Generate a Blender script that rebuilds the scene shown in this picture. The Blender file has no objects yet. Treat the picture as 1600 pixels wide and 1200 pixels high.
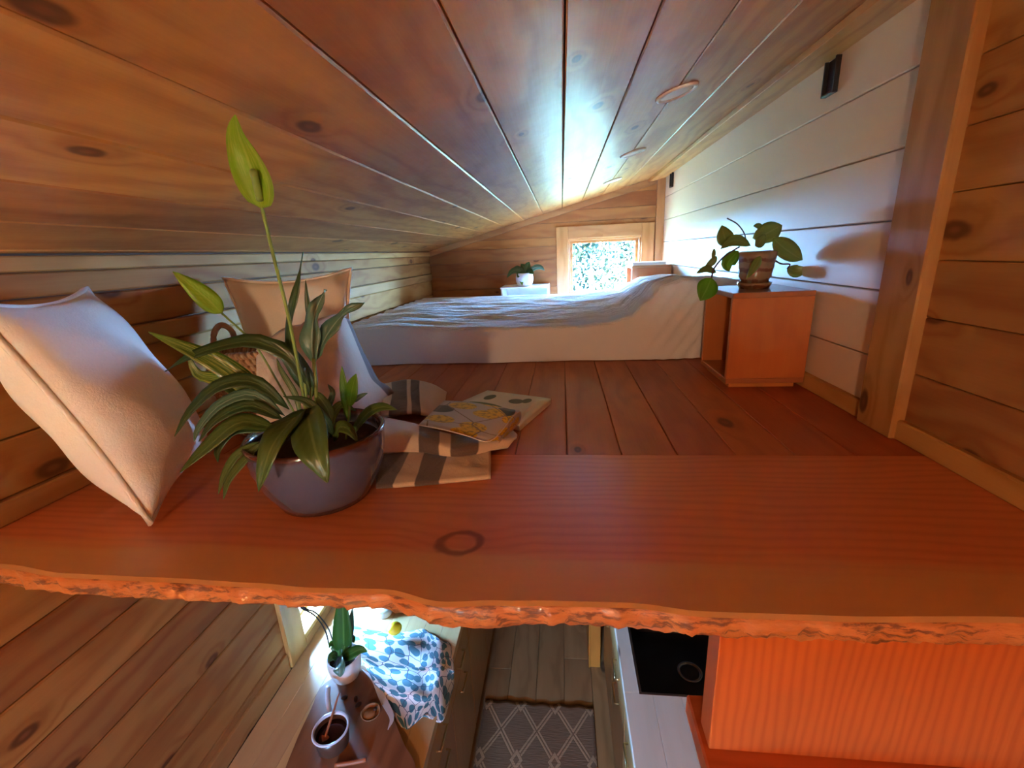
import bpy, bmesh, math, random
from mathutils import Vector, Matrix
random.seed(7)
sc = bpy.context.scene
C = sc.collection

# ------------------------------------------------------------------ camera
F_PX, YAW, PITCH, ROLL = 700.0, 0.1195, 1.2880, -0.0492
CAM = Vector((0, 0, 2.5))
ROT = Matrix.Rotation(YAW, 3, 'Z') @ Matrix.Rotation(PITCH, 3, 'X') @ Matrix.Rotation(ROLL, 3, 'Z')
cd = bpy.data.cameras.new('camera')
cd.sensor_width = 36.0
cd.lens = 36.0 * F_PX / 1600.0
cd.clip_start = 0.02
cam = bpy.data.objects.new('camera', cd)
C.objects.link(cam)
cam.matrix_world = Matrix.Translation(CAM) @ ROT.to_4x4()
sc.camera = cam

# ------------------------------------------------------------------ sky, exposure
SKY_STRENGTH = 112.0
w = bpy.data.worlds.new('sky')
sc.world = w
w.use_nodes = True
bg = w.node_tree.nodes['Background']
bg.inputs[0].default_value = (0.225, 0.50, 1.0, 1)
bg.inputs[1].default_value = SKY_STRENGTH
vs = sc.view_settings
vs.view_transform = 'Standard'
vs.look = 'None'
vs.exposure = 2.32
vs.gamma = 1.0
vs.use_curve_mapping = False
sc.cycles.diffuse_bounces = 6
sc.cycles.max_bounces = 12
sc.cycles.sample_clamp_indirect = 12.0


def lamp_area(name, loc, rot, sx, sy, power, col, portal=False):
    d = bpy.data.lights.new(name, 'AREA')
    d.shape = 'RECTANGLE'
    d.size, d.size_y = sx, sy
    d.energy = power
    d.color = col
    o = bpy.data.objects.new(name, d)
    C.objects.link(o)
    o.location = loc
    o.rotation_euler = rot
    if portal:
        d.cycles.is_portal = True
    return o


# ------------------------------------------------------------------ geometry of the place
XL, XR, YB, YF = -1.18, 0.85, 4.08, -2.6
ZL = 2.0                      # loft floor
YS, YM = 1.055, 2.065         # back edge of slab, front of mattress
SLOPE = 0.2512
ZC = 0.85                     # counter tops
XCL, XCR = -0.49, 0.215       # counter front edges


def ceil_z(x):
    return 2.55 + SLOPE * (x - XL)


def at(px, py, x=None, y=None, z=None):
    d = ROT @ Vector(((px - 800) / F_PX, -(py - 600) / F_PX, -1.0))
    if x is not None:
        t = (x - CAM.x) / d.x
    elif y is not None:
        t = (y - CAM.y) / d.y
    else:
        t = (z - CAM.z) / d.z
    return CAM + d * t


# windows: (lo, hi, z0, z1) along the wall
W1 = (0.055, 0.675, 2.10, 2.60)      # back wall, in x
W2 = (1.485, 1.74, .895, 1.17)        # left wall over the counter, in y
W3 = (-0.78, -0.34, 1.2, 1.70)         # end wall behind the camera, in x
PI = math.pi
lamp_area('portal_back', ((W1[0] + W1[1]) / 2, YB + .13, (W1[2] + W1[3]) / 2), (-PI / 2, 0, 0), W1[1] - W1[0], W1[3] - W1[2], 1, (1, 1, 1), True)
lamp_area('portal_kitchen', (XL - .13, (W2[0] + W2[1]) / 2, (W2[2] + W2[3]) / 2), (0, -PI / 2, 0), W2[3] - W2[2], W2[1] - W2[0], 1, (1, 1, 1), True)
lamp_area('portal_end', ((W3[0] + W3[1]) / 2, YF - .13, (W3[2] + W3[3]) / 2), (PI / 2, 0, 0), W3[1] - W3[0], W3[3] - W3[2], 1, (1, 1, 1), True)

sd = bpy.data.lights.new('sun', 'SUN')
sd.energy = 150.0
sd.color = (1.0, .80, .52)
sd.angle = math.radians(.6)
sun = bpy.data.objects.new('sun', sd)
C.objects.link(sun)
sun.location = (1, -8, 8)
sun.rotation_euler = Vector((-.22, 1.0, -.78)).to_track_quat('-Z', 'Y').to_euler()

# ------------------------------------------------------------------ object helpers
WLOC = {}


def link(name, me, parent=None, loc=(0, 0, 0)):
    o = bpy.data.objects.new(name, me)
    C.objects.link(o)
    loc = Vector(loc)
    WLOC[o.name] = loc
    if parent is not None:
        o.parent = parent
        o.location = loc - WLOC[parent.name]
    else:
        o.location = loc
    return o


def thing(name, label, cat, loc, group=None):
    o = link(name, None, None, loc)
    o.empty_display_size = 0.05
    return tag(o, label, cat, group)


def tag(o, label, cat, group=None, kind=None):
    o['label'] = label
    o['category'] = cat
    if group:
        o['group'] = group
    if kind:
        o['kind'] = kind
    return o


def struct(o):
    o['kind'] = 'structure'
    return o


def make(name, verts, faces, mat, parent=None, smooth=False, uvs=None, origin=None):
    vs_ = [Vector(v) for v in verts]
    if origin is None:
        lo = Vector([min(v[i] for v in vs_) for i in range(3)])
        hi = Vector([max(v[i] for v in vs_) for i in range(3)])
        origin = (lo + hi) / 2
    origin = Vector(origin)
    me = bpy.data.meshes.new(name)
    me.from_pydata([v - origin for v in vs_], [], faces)
    if uvs is not None:
        l = me.uv_layers.new(name='UVMap')
        for lp in me.loops:
            l.data[lp.index].uv = uvs[lp.vertex_index]
    if smooth:
        for p in me.polygons:
            p.use_smooth = True
    me.validate()
    if mat:
        me.materials.append(mat)
    return link(name, me, parent, origin)


HEXF = [(0, 3, 2, 1), (4, 5, 6, 7), (0, 1, 5, 4), (1, 2, 6, 5), (2, 3, 7, 6), (3, 0, 4, 7)]


def hexa(name, v8, mat, parent=None, bev=0.003):
    vs_ = [Vector(v) for v in v8]
    o = sum(vs_, Vector()) / len(vs_)
    bm = bmesh.new()
    bv = [bm.verts.new(v - o) for v in vs_]
    for f in HEXF:
        bm.faces.new([bv[i] for i in f])
    bmesh.ops.recalc_face_normals(bm, faces=bm.faces)
    if bev:
        bmesh.ops.bevel(bm, geom=list(bm.edges), offset=bev, segments=1, affect='EDGES')
    me = bpy.data.meshes.new(name)
    bm.to_mesh(me)
    bm.free()
    if mat:
        me.materials.append(mat)
    return link(name, me, parent, o)


def box(name, x0, x1, y0, y1, z0, z1, mat, parent=None, bev=0.003):
    return hexa(name, [(x0, y0, z0), (x1, y0, z0), (x1, y1, z0), (x0, y1, z0),
                       (x0, y0, z1), (x1, y0, z1), (x1, y1, z1), (x0, y1, z1)], mat, parent, bev)


def prism(name, poly, axis, a0, a1, mat, parent=None, bev=0.0):
    """poly: 2D points in the plane normal to axis ('x': (y,z), 'y': (x,z), 'z': (x,y))"""
    def p3(p, a):
        return {'x': (a, p[0], p[1]), 'y': (p[0], a, p[1]), 'z': (p[0], p[1], a)}[axis]
    n = len(poly)
    vs_ = [Vector(p3(p, a0)) for p in poly] + [Vector(p3(p, a1)) for p in poly]
    o = sum(vs_, Vector()) / len(vs_)
    bm = bmesh.new()
    bv = [bm.verts.new(v - o) for v in vs_]
    bm.faces.new(bv[:n][::-1])
    bm.faces.new(bv[n:])
    for i in range(n):
        j = (i + 1) % n
        bm.faces.new([bv[i], bv[j], bv[n + j], bv[n + i]])
    bmesh.ops.recalc_face_normals(bm, faces=bm.faces)
    if bev:
        bmesh.ops.bevel(bm, geom=list(bm.edges), offset=bev, segments=1, affect='EDGES')
    me = bpy.data.meshes.new(name)
    bm.to_mesh(me)
    bm.free()
    me.materials.append(mat)
    return link(name, me, parent, o)


def boxes(name, lst, mat, parent=None):
    """several boxes of one solid body (a wall with openings) as one mesh"""
    vs_, fs = [], []
    for (x0, x1, y0, y1, z0, z1) in lst:
        b = len(vs_)
        vs_ += [(x0, y0, z0), (x1, y0, z0), (x1, y1, z0), (x0, y1, z0), (x0, y0, z1), (x1, y0, z1), (x1, y1, z1), (x0, y1, z1)]
        fs += [tuple(b + i for i in f) for f in HEXF]
    return make(name, vs_, fs, mat, parent)


def lathe(name, prof, center, mat, parent=None, seg=40, smooth=True, squash=1.0):
    cx, cy, cz = center
    vs_, fs = [], []
    n = len(prof)
    for i in range(seg):
        a = 2 * PI * i / seg
        for r, z in prof:
            vs_.append((cx + r * math.cos(a), cy + r * math.sin(a) * squash, cz + z))
    for i in range(seg):
        j = (i + 1) % seg
        for k in range(n - 1):
            fs.append((i * n + k, j * n + k, j * n + k + 1, i * n + k + 1))
    return make(name, vs_, fs, mat, parent, smooth)


def spline(pts, n):
    """Catmull-Rom through points (Vectors), n samples"""
    pts = [Vector(p) for p in pts]
    P = [pts[0] * 2 - pts[1]] + pts + [pts[-1] * 2 - pts[-2]]
    m = len(pts) - 1
    out = []
    for i in range(n):
        t = i / (n - 1) * m
        k = min(int(t), m - 1)
        u = t - k
        p0, p1, p2, p3 = P[k:k + 4]
        out.append(0.5 * ((2 * p1) + (p2 - p0) * u + (2 * p0 - 5 * p1 + 4 * p2 - p3) * u * u + (3 * p1 - p0 - 3 * p2 + p3) * u ** 3))
    return out


def tube(name, pts, r, mat, parent=None, n=16, seg=7, closed=False, r1=None, sm=True):
    path = spline(pts, n) if sm else [Vector(p) for p in pts]
    n = len(path)
    vs_, fs = [], []
    up = Vector((0.13, 0.27, 0.95))
    for i, p in enumerate(path):
        a = path[(i - 1) % n] if (closed or i) else p
        b = path[(i + 1) % n] if (closed or i < n - 1) else p
        t = (b - a).normalized()
        s = t.cross(up)
        if s.length < 1e-4:
            s = t.cross(Vector((1, 0, 0)))
        s.normalize()
        q = s.cross(t)
        rr = r if r1 is None else r + (r1 - r) * i / (n - 1)
        for k in range(seg):
            an = 2 * PI * k / seg
            vs_.append(p + (s * math.cos(an) + q * math.sin(an)) * rr)
    for i in range(n if closed else n - 1):
        j = (i + 1) % n
        for k in range(seg):
            l = (k + 1) % seg
            fs.append((i * seg + k, i * seg + l, j * seg + l, j * seg + k))
    if not closed:
        fs.append(tuple(range(seg))[::-1])
        fs.append(tuple((n - 1) * seg + k for k in range(seg)))
    return make(name, vs_, fs, mat, parent, True)


def leaf(name, pts, hw, mat, parent=None, face=None, fold=0.25, n=12, wave=0.0, blunt=0.75, thick=0.0012):
    """a leaf blade along a curve of world points; hw = largest half width in metres"""
    path = spline(pts, n)
    face = Vector(face or (0.0, -0.75, 0.65)).normalized()
    vs_, fs, uv = [], [], []
    W = 5
    ph = random.random() * 6
    for i, p in enumerate(path):
        t = i / (n - 1)
        tg = (path[min(i + 1, n - 1)] - path[max(i - 1, 0)]).normalized()
        s = tg.cross(face)
        if s.length < 1e-3:
            s = tg.cross(Vector((1, 0, 0)))
        s.normalize()
        nn = s.cross(tg).normalized()
        wd = hw * (math.sin(PI * min(1, t ** blunt)) ** 0.8 if 0 < t < 1 else 0.02)
        for k in range(W):
            c = (k - 2) / 2.0
            off = s * (wd * c) + nn * (abs(c) * wd * fold + wave * math.sin(t * 14 + ph + c) * abs(c))
            vs_.append(p + off)
            uv.append((c * .5 + .5, t))
    for i in range(n - 1):
        for k in range(W - 1):
            a = i * W + k
            fs.append((a, a + 1, a + W + 1, a + W))
    o = make(name, vs_, fs, mat, parent, True, uv)
    m = o.modifiers.new('thickness', 'SOLIDIFY')
    m.thickness = thick
    return o


def patch(name, rows, nu, nv, mat, parent=None, ripple=0.0, thick=0.006, uvf=None, freq=30):
    """smooth cloth surface through a grid of world points"""
    R = [spline(r, nu) for r in rows]
    cols = [spline([R[j][i] for j in range(len(R))], nv) for i in range(nu)]
    vs_, fs, uv = [], [], []
    for j in range(nv):
        for i in range(nu):
            p = cols[i][j].copy()
            u, v = i / (nu - 1), j / (nv - 1)
            if ripple:
                p.z += ripple * math.sin(u * freq + 3 * math.sin(v * 4)) * math.sin(v * PI)
                p.y += ripple * .6 * math.sin(u * freq * .7 + v * 5)
            vs_.append(p)
            uv.append(uvf(u, v) if uvf else (u, v))
    for j in range(nv - 1):
        for i in range(nu - 1):
            a = j * nu + i
            fs.append((a, a + 1, a + nu + 1, a + nu))
    o = make(name, vs_, fs, mat, parent, True, uv)
    if thick:
        m = o.modifiers.new('thickness', 'SOLIDIFY')
        m.thickness = thick
        m.offset = 0
    return o


# ------------------------------------------------------------------ materials
class NT:
    def __init__(self, name):
        self.m = bpy.data.materials.new(name)
        self.m.use_nodes = True
        self.t = self.m.node_tree
        self.p = self.t.nodes['Principled BSDF']
        self.out = self.t.nodes['Material Output']

    def n(self, typ, ins=None, **kw):
        nd = self.t.nodes.new('ShaderNode' + typ)
        for k, v in kw.items():
            setattr(nd, k, v)
        for k, v in (ins or {}).items():
            self.s(nd.inputs[k], v)
        return nd

    def s(self, sock, v):
        if isinstance(v, bpy.types.NodeSocket):
            self.t.links.new(v, sock)
        elif isinstance(v, bpy.types.Node):
            self.t.links.new(v.outputs[0], sock)
        else:
            sock.default_value = v

    def math(self, op, a, b=0.0, c=0.0, clamp=False):
        nd = self.n('Math', {0: a, 1: b, 2: c}, operation=op)
        nd.use_clamp = clamp
        return nd.outputs[0]

    def step(self, v, a, b):
        """smoothstep: 0 at a, 1 at b"""
        nd = self.n('MapRange', {0: v, 1: a, 2: b, 3: 0.0, 4: 1.0}, interpolation_type='SMOOTHSTEP')
        return nd.outputs[0]

    def mix(self, f, a, b, blend='MIX'):
        nd = self.n('Mix', data_type='RGBA', blend_type=blend)
        self.s(nd.inputs[0], f)
        for s_, v in ((nd.inputs[6], a), (nd.inputs[7], b)):
            self.s(s_, (*v, 1) if isinstance(v, tuple) and len(v) == 3 else v)
        return nd.outputs[2]

    def noise(self, vec, scale, detail=3, rough=.55, dist=0.0):
        return self.n('TexNoise', {'Vector': vec, 'Scale': scale, 'Detail': detail, 'Roughness': rough, 'Distortion': dist}).outputs[0]

    def obj(self):
        return self.n('TexCoord').outputs['Object']

    def uv(self):
        return self.n('TexCoord').outputs['UV']

    def sep(self, v):
        return self.n('SeparateXYZ', {0: v}).outputs

    def comb(self, x, y, z):
        return self.n('CombineXYZ', {0: x, 1: y, 2: z}).outputs[0]

    def base(self, col, rough=.5, **kw):
        self.s(self.p.inputs['Base Color'], (*col, 1) if isinstance(col, tuple) and len(col) == 3 else col)
        self.s(self.p.inputs['Roughness'], rough)
        for k, v in kw.items():
            self.s(self.p.inputs[k.replace('_', ' ')], v)
        return self

    def bump(self, h, strength=.3, dist=.002):
        b = self.n('Bump', {'Strength': strength, 'Distance': dist, 'Height': h})
        self.s(self.p.inputs['Normal'], b.outputs[0])
        return self


def wood(name, u, v, light, dark, knotc=(.09, .03, .012), kn=(2.6, 5.2), kfrac=.55, rough=.38, ring=55., coat=.25, ripple=.4, vary=.35, spots=(), line=.55, sap=None, broadk=.9, spec=.38):
    """u = axis along the grain, v = axis across it"""
    N = NT(name)
    o = N.sep(N.obj())
    rnd = N.n('ObjectInfo').outputs['Random']
    ax = {'x': 0, 'y': 1, 'z': 2}
    wx = ({'x', 'y', 'z'} - {u, v}).pop()
    if spots:
        U, V = o[ax[u]], o[ax[v]]
    else:
        U = N.math('MULTIPLY_ADD', rnd, 37.0, o[ax[u]])
        V = N.math('MULTIPLY_ADD', rnd, 53.0, o[ax[v]])
    Wd = o[ax[wx]]
    vo = N.n('TexVoronoi', {'Vector': N.comb(N.math('MULTIPLY', U, kn[0]), N.math('MULTIPLY', V, kn[1]), 0.0), 'Scale': 1.0, 'Randomness': .9}, voronoi_dimensions='2D', feature='F1')
    cr = N.sep(vo.outputs['Color'])
    msk = N.math('GREATER_THAN', cr[0], 1 - kfrac)
    rad = N.math('MULTIPLY_ADD', cr[1], .075, .035)
    wob = N.math('MULTIPLY_ADD', N.noise(N.comb(U, V, Wd), 22., 2), .5, .75)
    rel = N.math('DIVIDE', N.math('MULTIPLY', vo.outputs['Distance'], wob), rad)
    knot = N.math('MULTIPLY', N.step(rel, 1.25, .7), msk)
    halo = N.math('MULTIPLY', N.step(rel, 3.6, .8), msk)
    core = N.math('MULTIPLY', N.step(rel, .55, .1), msk)
    for (su, sv, r) in spots:
        du = N.math('MULTIPLY', N.math('SUBTRACT', U, su), .8)
        dv = N.math('SUBTRACT', V, sv)
        d = N.math('SQRT', N.math('ADD', N.math('MULTIPLY', du, du), N.math('MULTIPLY', dv, dv)))
        rl = N.math('DIVIDE', N.math('MULTIPLY', d, wob), r)
        knot = N.math('MAXIMUM', knot, N.math('MULTIPLY', N.step(N.math('ABSOLUTE', N.math('SUBTRACT', rl, .85)), .3, .05), .8))
        halo = N.math('MAXIMUM', halo, N.step(rl, 3.4, .8))
    warp = N.noise(N.comb(N.math('MULTIPLY', U, .9), N.math('MULTIPLY', V, 3.0), N.math('MULTIPLY', Wd, 3.)), 1.6, 3)
    q = N.math('ADD', N.math('MULTIPLY', V, ring), N.math('MULTIPLY', warp, 26.))
    q = N.math('ADD', q, N.math('MULTIPLY', halo, 7.0))
    bands = N.math('MULTIPLY_ADD', N.math('SINE', q), .5, .5)
    bands = N.math('POWER', bands, 1.8)
    fib = N.noise(N.comb(N.math('MULTIPLY', U, 5.), N.math('MULTIPLY', V, 190.), N.math('MULTIPLY', Wd, 190.)), 1., 3, .6)
    broad = N.noise(N.comb(N.math('MULTIPLY', U, 1.5), N.math('MULTIPLY', V, 9.), Wd), 1., 2)
    f = N.math('ADD', N.math('MULTIPLY', bands, line), N.math('MULTIPLY', fib, .35))
    f = N.math('ADD', f, N.math('MULTIPLY_ADD', broad, broadk, -.5 * broadk), clamp=True)
    col = N.mix(f, light, dark)
    col = N.mix(N.math('MULTIPLY', halo, .45), col, dark)
    if sap:
        smask, scol = sap(N, o)
        col = N.mix(smask, col, scol)
    col = N.mix(N.math('MULTIPLY', knot, .85), col, knotc)
    col = N.mix(N.math('MULTIPLY', core, .5), col, tuple(min(1, c * 3) for c in knotc))
    hsv = N.n('HueSaturation', {'Hue': N.math('MULTIPLY_ADD', rnd, .012, .494), 'Saturation': 1.0, 'Value': N.math('MULTIPLY_ADD', rnd, vary, 1 - vary / 2), 'Color': col})
    N.base(hsv.outputs[0], N.math('MULTIPLY_ADD', fib, .12, rough - .06), Coat_Weight=coat, Coat_Roughness=.22, Specular_IOR_Level=spec)
    rip = N.noise(N.comb(N.math('MULTIPLY', U, 9.), N.math('MULTIPLY', V, 14.), Wd), 1., 2)
    N.bump(N.math('ADD', N.math('MULTIPLY', rip, ripple), N.math('MULTIPLY', fib, .12)), .5, .004)
    return N.m


PL, PD = (.57, .275, .088), (.38, .14, .037)
M = {}
M['pine_ceiling'] = wood('pine_ceiling', 'y', 'x', PL, PD, ripple=1.4, rough=.45, coat=.10, kfrac=.4)
M['pine_wall'] = wood('pine_wall', 'y', 'z', (.42, .20, .06), (.28, .10, .026), ripple=.3, rough=.68, coat=.0, spec=.12)
M['pine_back'] = wood('pine_back', 'x', 'z', (.42, .175, .055), (.28, .10, .028), rough=.6, coat=.0, spec=.2)
M['pine_trim_y'] = wood('pine_trim_y', 'y', 'z', (.47, .25, .085), (.34, .15, .04), kfrac=.2, rough=.65, coat=.0, spec=.15)
M['pine_trim_x'] = wood('pine_trim_x', 'x', 'z', (.50, .26, .09), (.37, .16, .05), kfrac=.15)
M['pine_post'] = wood('pine_post', 'z', 'y', (.47, .245, .08), (.33, .145, .038), kfrac=.25, spec=.2, coat=.05)
M['pine_post_x'] = wood('pine_post_x', 'z', 'x', (.50, .25, .085), (.36, .15, .04), kfrac=.2)
M['loft_board'] = wood('loft_board', 'y', 'x', (.52, .145, .042), (.37, .09, .025), (.08, .02, .01), kfrac=.15, rough=.5, coat=.0, vary=.22, broadk=.5)


def sapwood(N, o):
    nz = N.noise(N.comb(N.math('MULTIPLY', o[0], 2.2), N.math('MULTIPLY', o[1], 22.), 0.0), 1., 3)
    y = N.math('MULTIPLY_ADD', nz, .09, N.math('MULTIPLY', o[1], -1.0))
    return N.math('MULTIPLY', N.step(y, .165, .215), .9), (.62, .32, .12)


kp = at(720, 848, z=ZL)
SLAB_C = (-.165, .80, 1.965)
M['slab_top'] = wood('slab_top', 'x', 'y', (.66, .225, .082), (.50, .145, .046), (.10, .022, .01), kn=(.9, 2.2), kfrac=.12, rough=.45, ring=260., coat=.10, ripple=.15, vary=0., broadk=.3, line=.45,
                     spots=((kp.x - SLAB_C[0], kp.y - SLAB_C[1], .035),), sap=sapwood)
M['fir_riser'] = wood('fir_riser', 'z', 'x', (.56, .115, .018), (.40, .068, .010), kfrac=.0, broadk=.3, ring=380., rough=.42, coat=.1, vary=0., ripple=.1, line=.55)
M['fir_tread'] = wood('fir_tread', 'x', 'y', (.50, .13, .035), (.36, .08, .02), kfrac=.05, ring=150., rough=.4, coat=.1, vary=0.)
M['fir_box'] = wood('fir_box', 'z', 'x', (.50, .165, .042), (.37, .10, .026), kfrac=.05, ring=30., rough=.36, coat=.3, vary=.1, line=.3)
M['fir_box_top'] = wood('fir_box_top', 'x', 'y', (.40, .15, .055), (.30, .10, .035), kfrac=.0, ring=30., rough=.3, coat=.4, vary=.1, line=.3)
M['butcher'] = wood('butcher', 'y', 'x', (.60, .41, .20), (.48, .29, .12), kfrac=.15, rough=.3, coat=.4, vary=.22, line=.25, ripple=.15)
M['butcher_lit'] = wood('butcher_lit', 'y', 'x', (.80, .74, .62), (.70, .62, .48), kfrac=.2, rough=.3, coat=.4, vary=.12, line=.25, ripple=.15)  # lighter copy of butcher for the right worktop, window light in its colour
M['cabinet'] = wood('cabinet', 'z', 'y', (.42, .24, .09), (.33, .17, .055), kfrac=.05, rough=.4, vary=.1, line=.2)
M['floor_plank'] = wood('floor_plank', 'y', 'x', (.40, .26, .12), (.27, .165, .07), (.08, .05, .03), kfrac=.35, rough=.45, coat=.05, vary=.3)
M['walnut'] = wood('walnut', 'y', 'x', (.30, .13, .06), (.16, .06, .028), kfrac=.2, rough=.45, vary=0.)
M['amber'] = wood('amber', 'z', 'y', (.62, .26, .04), (.48, .17, .025), kfrac=.05, vary=0.)


def bark():
    N = NT('live_edge')
    o = N.sep(N.obj())
    v = N.comb(N.math('MULTIPLY', o[0], .45), N.math('MULTIPLY', o[1], 1.3), N.math('MULTIPLY', o[2], 2.2))
    a = N.noise(v, 34., 6, .7, .3)
    b = N.noise(v, 90., 4, .6)
    c = N.mix(b, (.62, .20, .05), (.42, .115, .026))
    c = N.mix(N.step(a, .49, .60), c, (.16, .045, .016))
    N.base(c, .5, Coat_Weight=.2)
    N.bump(N.math('ADD', N.math('MULTIPLY', a, .5), N.math('MULTIPLY', b, .5)), .7, .004)
    return N.m


M['live_edge'] = bark()


def simple(name, col, rough=.5, noise=0.0, nscale=30., bump=0.0, **kw):
    N = NT(name)
    if noise or bump:
        nz = N.noise(N.obj(), nscale, 4)
        N.base(N.mix(N.math('MULTIPLY', nz, noise), col, tuple(c * .45 for c in col)), rough, **kw)
        if bump:
            N.bump(nz, bump, .003)
    else:
        N.base(col, rough, **kw)
    return N.m


def fabric(name, col, weave=420., soft=14., strength=.35, dist=.004):
    N = NT(name)
    ob = N.obj()
    big = N.noise(ob, soft, 4, .6)
    fine = N.noise(ob, weave, 2)
    N.base(N.mix(N.math('MULTIPLY', fine, .25), col, tuple(c * .6 for c in col)), .9, Sheen_Weight=.25)
    N.bump(N.math('ADD', big, N.math('MULTIPLY', fine, .12)), strength, dist)
    return N.m


M['white_board'] = simple('white_board', (.70, .55, .41), .5, .06, 9., .12, Specular_IOR_Level=.35)
M['white_paint'] = simple('white_paint', (.72, .72, .72), .45, .05)
M['vinyl'] = simple('vinyl', (.78, .78, .80), .35, .04)
M['pillow_white'] = fabric('pillow_white', (.90, .87, .82), 260., 7., .5, .014)
M['pillow_cream'] = fabric('pillow_cream', (.90, .83, .70), 260., 9., .3, .006)
M['underlay'] = simple('underlay', (.20, .10, .05), .8, .2)
M['black'] = simple('black', (.015, .015, .017), .45, .1)
M['soil'] = simple('soil', (.035, .022, .014), .95, .5, 90., .8)
M['steel'] = simple('steel', (.018, .020, .027), .35, .2, 60., .05, Metallic=.3)
M['steel_bright'] = simple('steel_bright', (.5, .5, .52), .25, .1, Metallic=1.0)
M['brass'] = simple('brass', (.75, .55, .28), .3, .1, Metallic=1.0)
M['lamp_ring'] = simple('lamp_ring', (.92, .85, .76), .4, .05)
M['lamp_lens'] = simple('lamp_lens', (.92, .85, .76), .55, .05)
M['enamel'] = simple('enamel', (.70, .68, .72), .22, .08)
M['sauce'] = simple('sauce', (.05, .012, .008), .25, .4, 40.)
M['spoon'] = simple('spoon', (.40, .12, .045), .5, .3, 50.)
M['orchid_pot'] = simple('orchid_pot', (.76, .68, .62), .5, .08)
M['white_glaze'] = simple('white_glaze', (.80, .82, .85), .3, .05)
M['lemon'] = simple('lemon', (.85, .66, .02), .42, .1, 160., .35)
M['date_skin'] = simple('date_skin', (.06, .022, .012), .4, .4, 60., .4)
M['cookie'] = simple('cookie', (.38, .18, .07), .7, .4, 60., .5)
M['pan_dark'] = simple('pan_dark', (.085, .04, .025), .3, .2)
M['cookie_glass'] = simple('cookie_glass', (.40, .22, .12), .15, .2, 30.)
M['page'] = simple('page', (.72, .63, .54), .6, .06)
M['bark_tree'] = simple('bark_tree', (.06, .055, .055), .9, .4, 20., .5)
M['grass'] = simple('grass', (.05, .08, .03), .95, .4, 3.)


def leafmat(name, a, b, rib, trans=.25, stripe=0.0):
    N = NT(name)
    u = N.sep(N.uv())
    c0 = N.math('ABSOLUTE', N.math('SUBTRACT', u[0], .5))
    nz = N.noise(N.comb(N.math('MULTIPLY', u[0], 9.), N.math('MULTIPLY', u[1], 2.), 0.0), 1., 3)
    col = N.mix(nz, a, b)
    if stripe:
        sv = N.noise(N.comb(N.math('ADD', N.math('MULTIPLY', u[1], 3.), N.math('MULTIPLY', c0, -9.)), N.math('MULTIPLY', u[0], 16.), 0.), 1.4, 2)
        col = N.mix(N.math('MULTIPLY', N.step(sv, .5, .62), stripe), col, (.58, .62, .12))
    col = N.mix(N.math('MULTIPLY', N.step(c0, .06, .01), .6), col, rib)
    N.base(col, .34, Coat_Weight=.15)
    tr = N.n('BsdfTranslucent', {'Color': N.mix(.35, col, (.35, .55, .03))})
    ms = N.n('MixShader', {0: trans, 1: N.p.outputs[0], 2: tr.outputs[0]})
    N.s(N.out.inputs[0], ms.outputs[0])
    N.bump(N.math('SINE', N.math('MULTIPLY', N.math('ADD', u[1], N.math('MULTIPLY', c0, -.5)), 60.)), .12, .001)
    return N.m


M['leaf_dark'] = leafmat('leaf_dark', (.045, .095, .028), (.03, .065, .022), (.16, .24, .08))
M['leaf_mid'] = leafmat('leaf_mid', (.10, .17, .035), (.05, .10, .025), (.22, .30, .09))
M['leaf_var'] = leafmat('leaf_var', (.09, .20, .03), (.05, .13, .02), (.30, .40, .10), .3, .75)
M['leaf_lime'] = leafmat('leaf_lime', (.34, .52, .03), (.20, .40, .02), (.50, .60, .10), .45, .35)
M['leaf_bright'] = leafmat('leaf_bright', (.14, .34, .03), (.10, .26, .02), (.25, .45, .08), .4)
M['leaf_hoya'] = leafmat('leaf_hoya', (.17, .25, .055), (.10, .17, .035), (.22, .30, .09), .15)
M['leaf_orchid'] = leafmat('leaf_orchid', (.05, .16, .02), (.03, .10, .02), (.18, .35, .08), .3)
M['leaf_teal'] = leafmat('leaf_teal', (.10, .20, .13), (.07, .15, .10), (.4, .5, .4), .15)
M['stem'] = simple('stem', (.22, .34, .08), .5, .2)
M['stem_dark'] = simple('stem_dark', (.09, .05, .045), .5, .2)
M['root'] = simple('root', (.012, .01, .012), .5, .1)
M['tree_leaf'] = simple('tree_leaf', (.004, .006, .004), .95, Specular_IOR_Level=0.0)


def glaze():
    N = NT('blue_glaze')
    z = N.sep(N.obj())[2]
    nz = N.noise(N.obj(), 18., 4, .6)
    c = N.mix(nz, (.062, .085, .15), (.105, .10, .17))
    zz = N.math('MULTIPLY_ADD', nz, .02, z)
    c = N.mix(N.step(zz, -.048, -.062), c, (.05, .035, .04))
    c = N.mix(N.step(zz, .071, .083), c, (.09, .028, .02))
    N.base(c, .16, Coat_Weight=.6, Coat_Roughness=.08)
    return N.m


M['blue_glaze'] = glaze()


def striped_glaze():
    N = NT('striped_glaze')
    o = N.sep(N.obj())
    nz = N.noise(N.obj(), 25., 3)
    s = N.math('SINE', N.math('MULTIPLY_ADD', o[2], 170., N.math('MULTIPLY', nz, 5.)))
    c = N.mix(N.step(s, .1, .8), (.24, .15, .075), (.14, .055, .028))
    c = N.mix(N.step(nz, .5, .7), c, (.17, .14, .075))
    N.base(c, .15, Coat_Weight=.6, Coat_Roughness=.06)
    return N.m


M['striped_glaze'] = striped_glaze()


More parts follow.
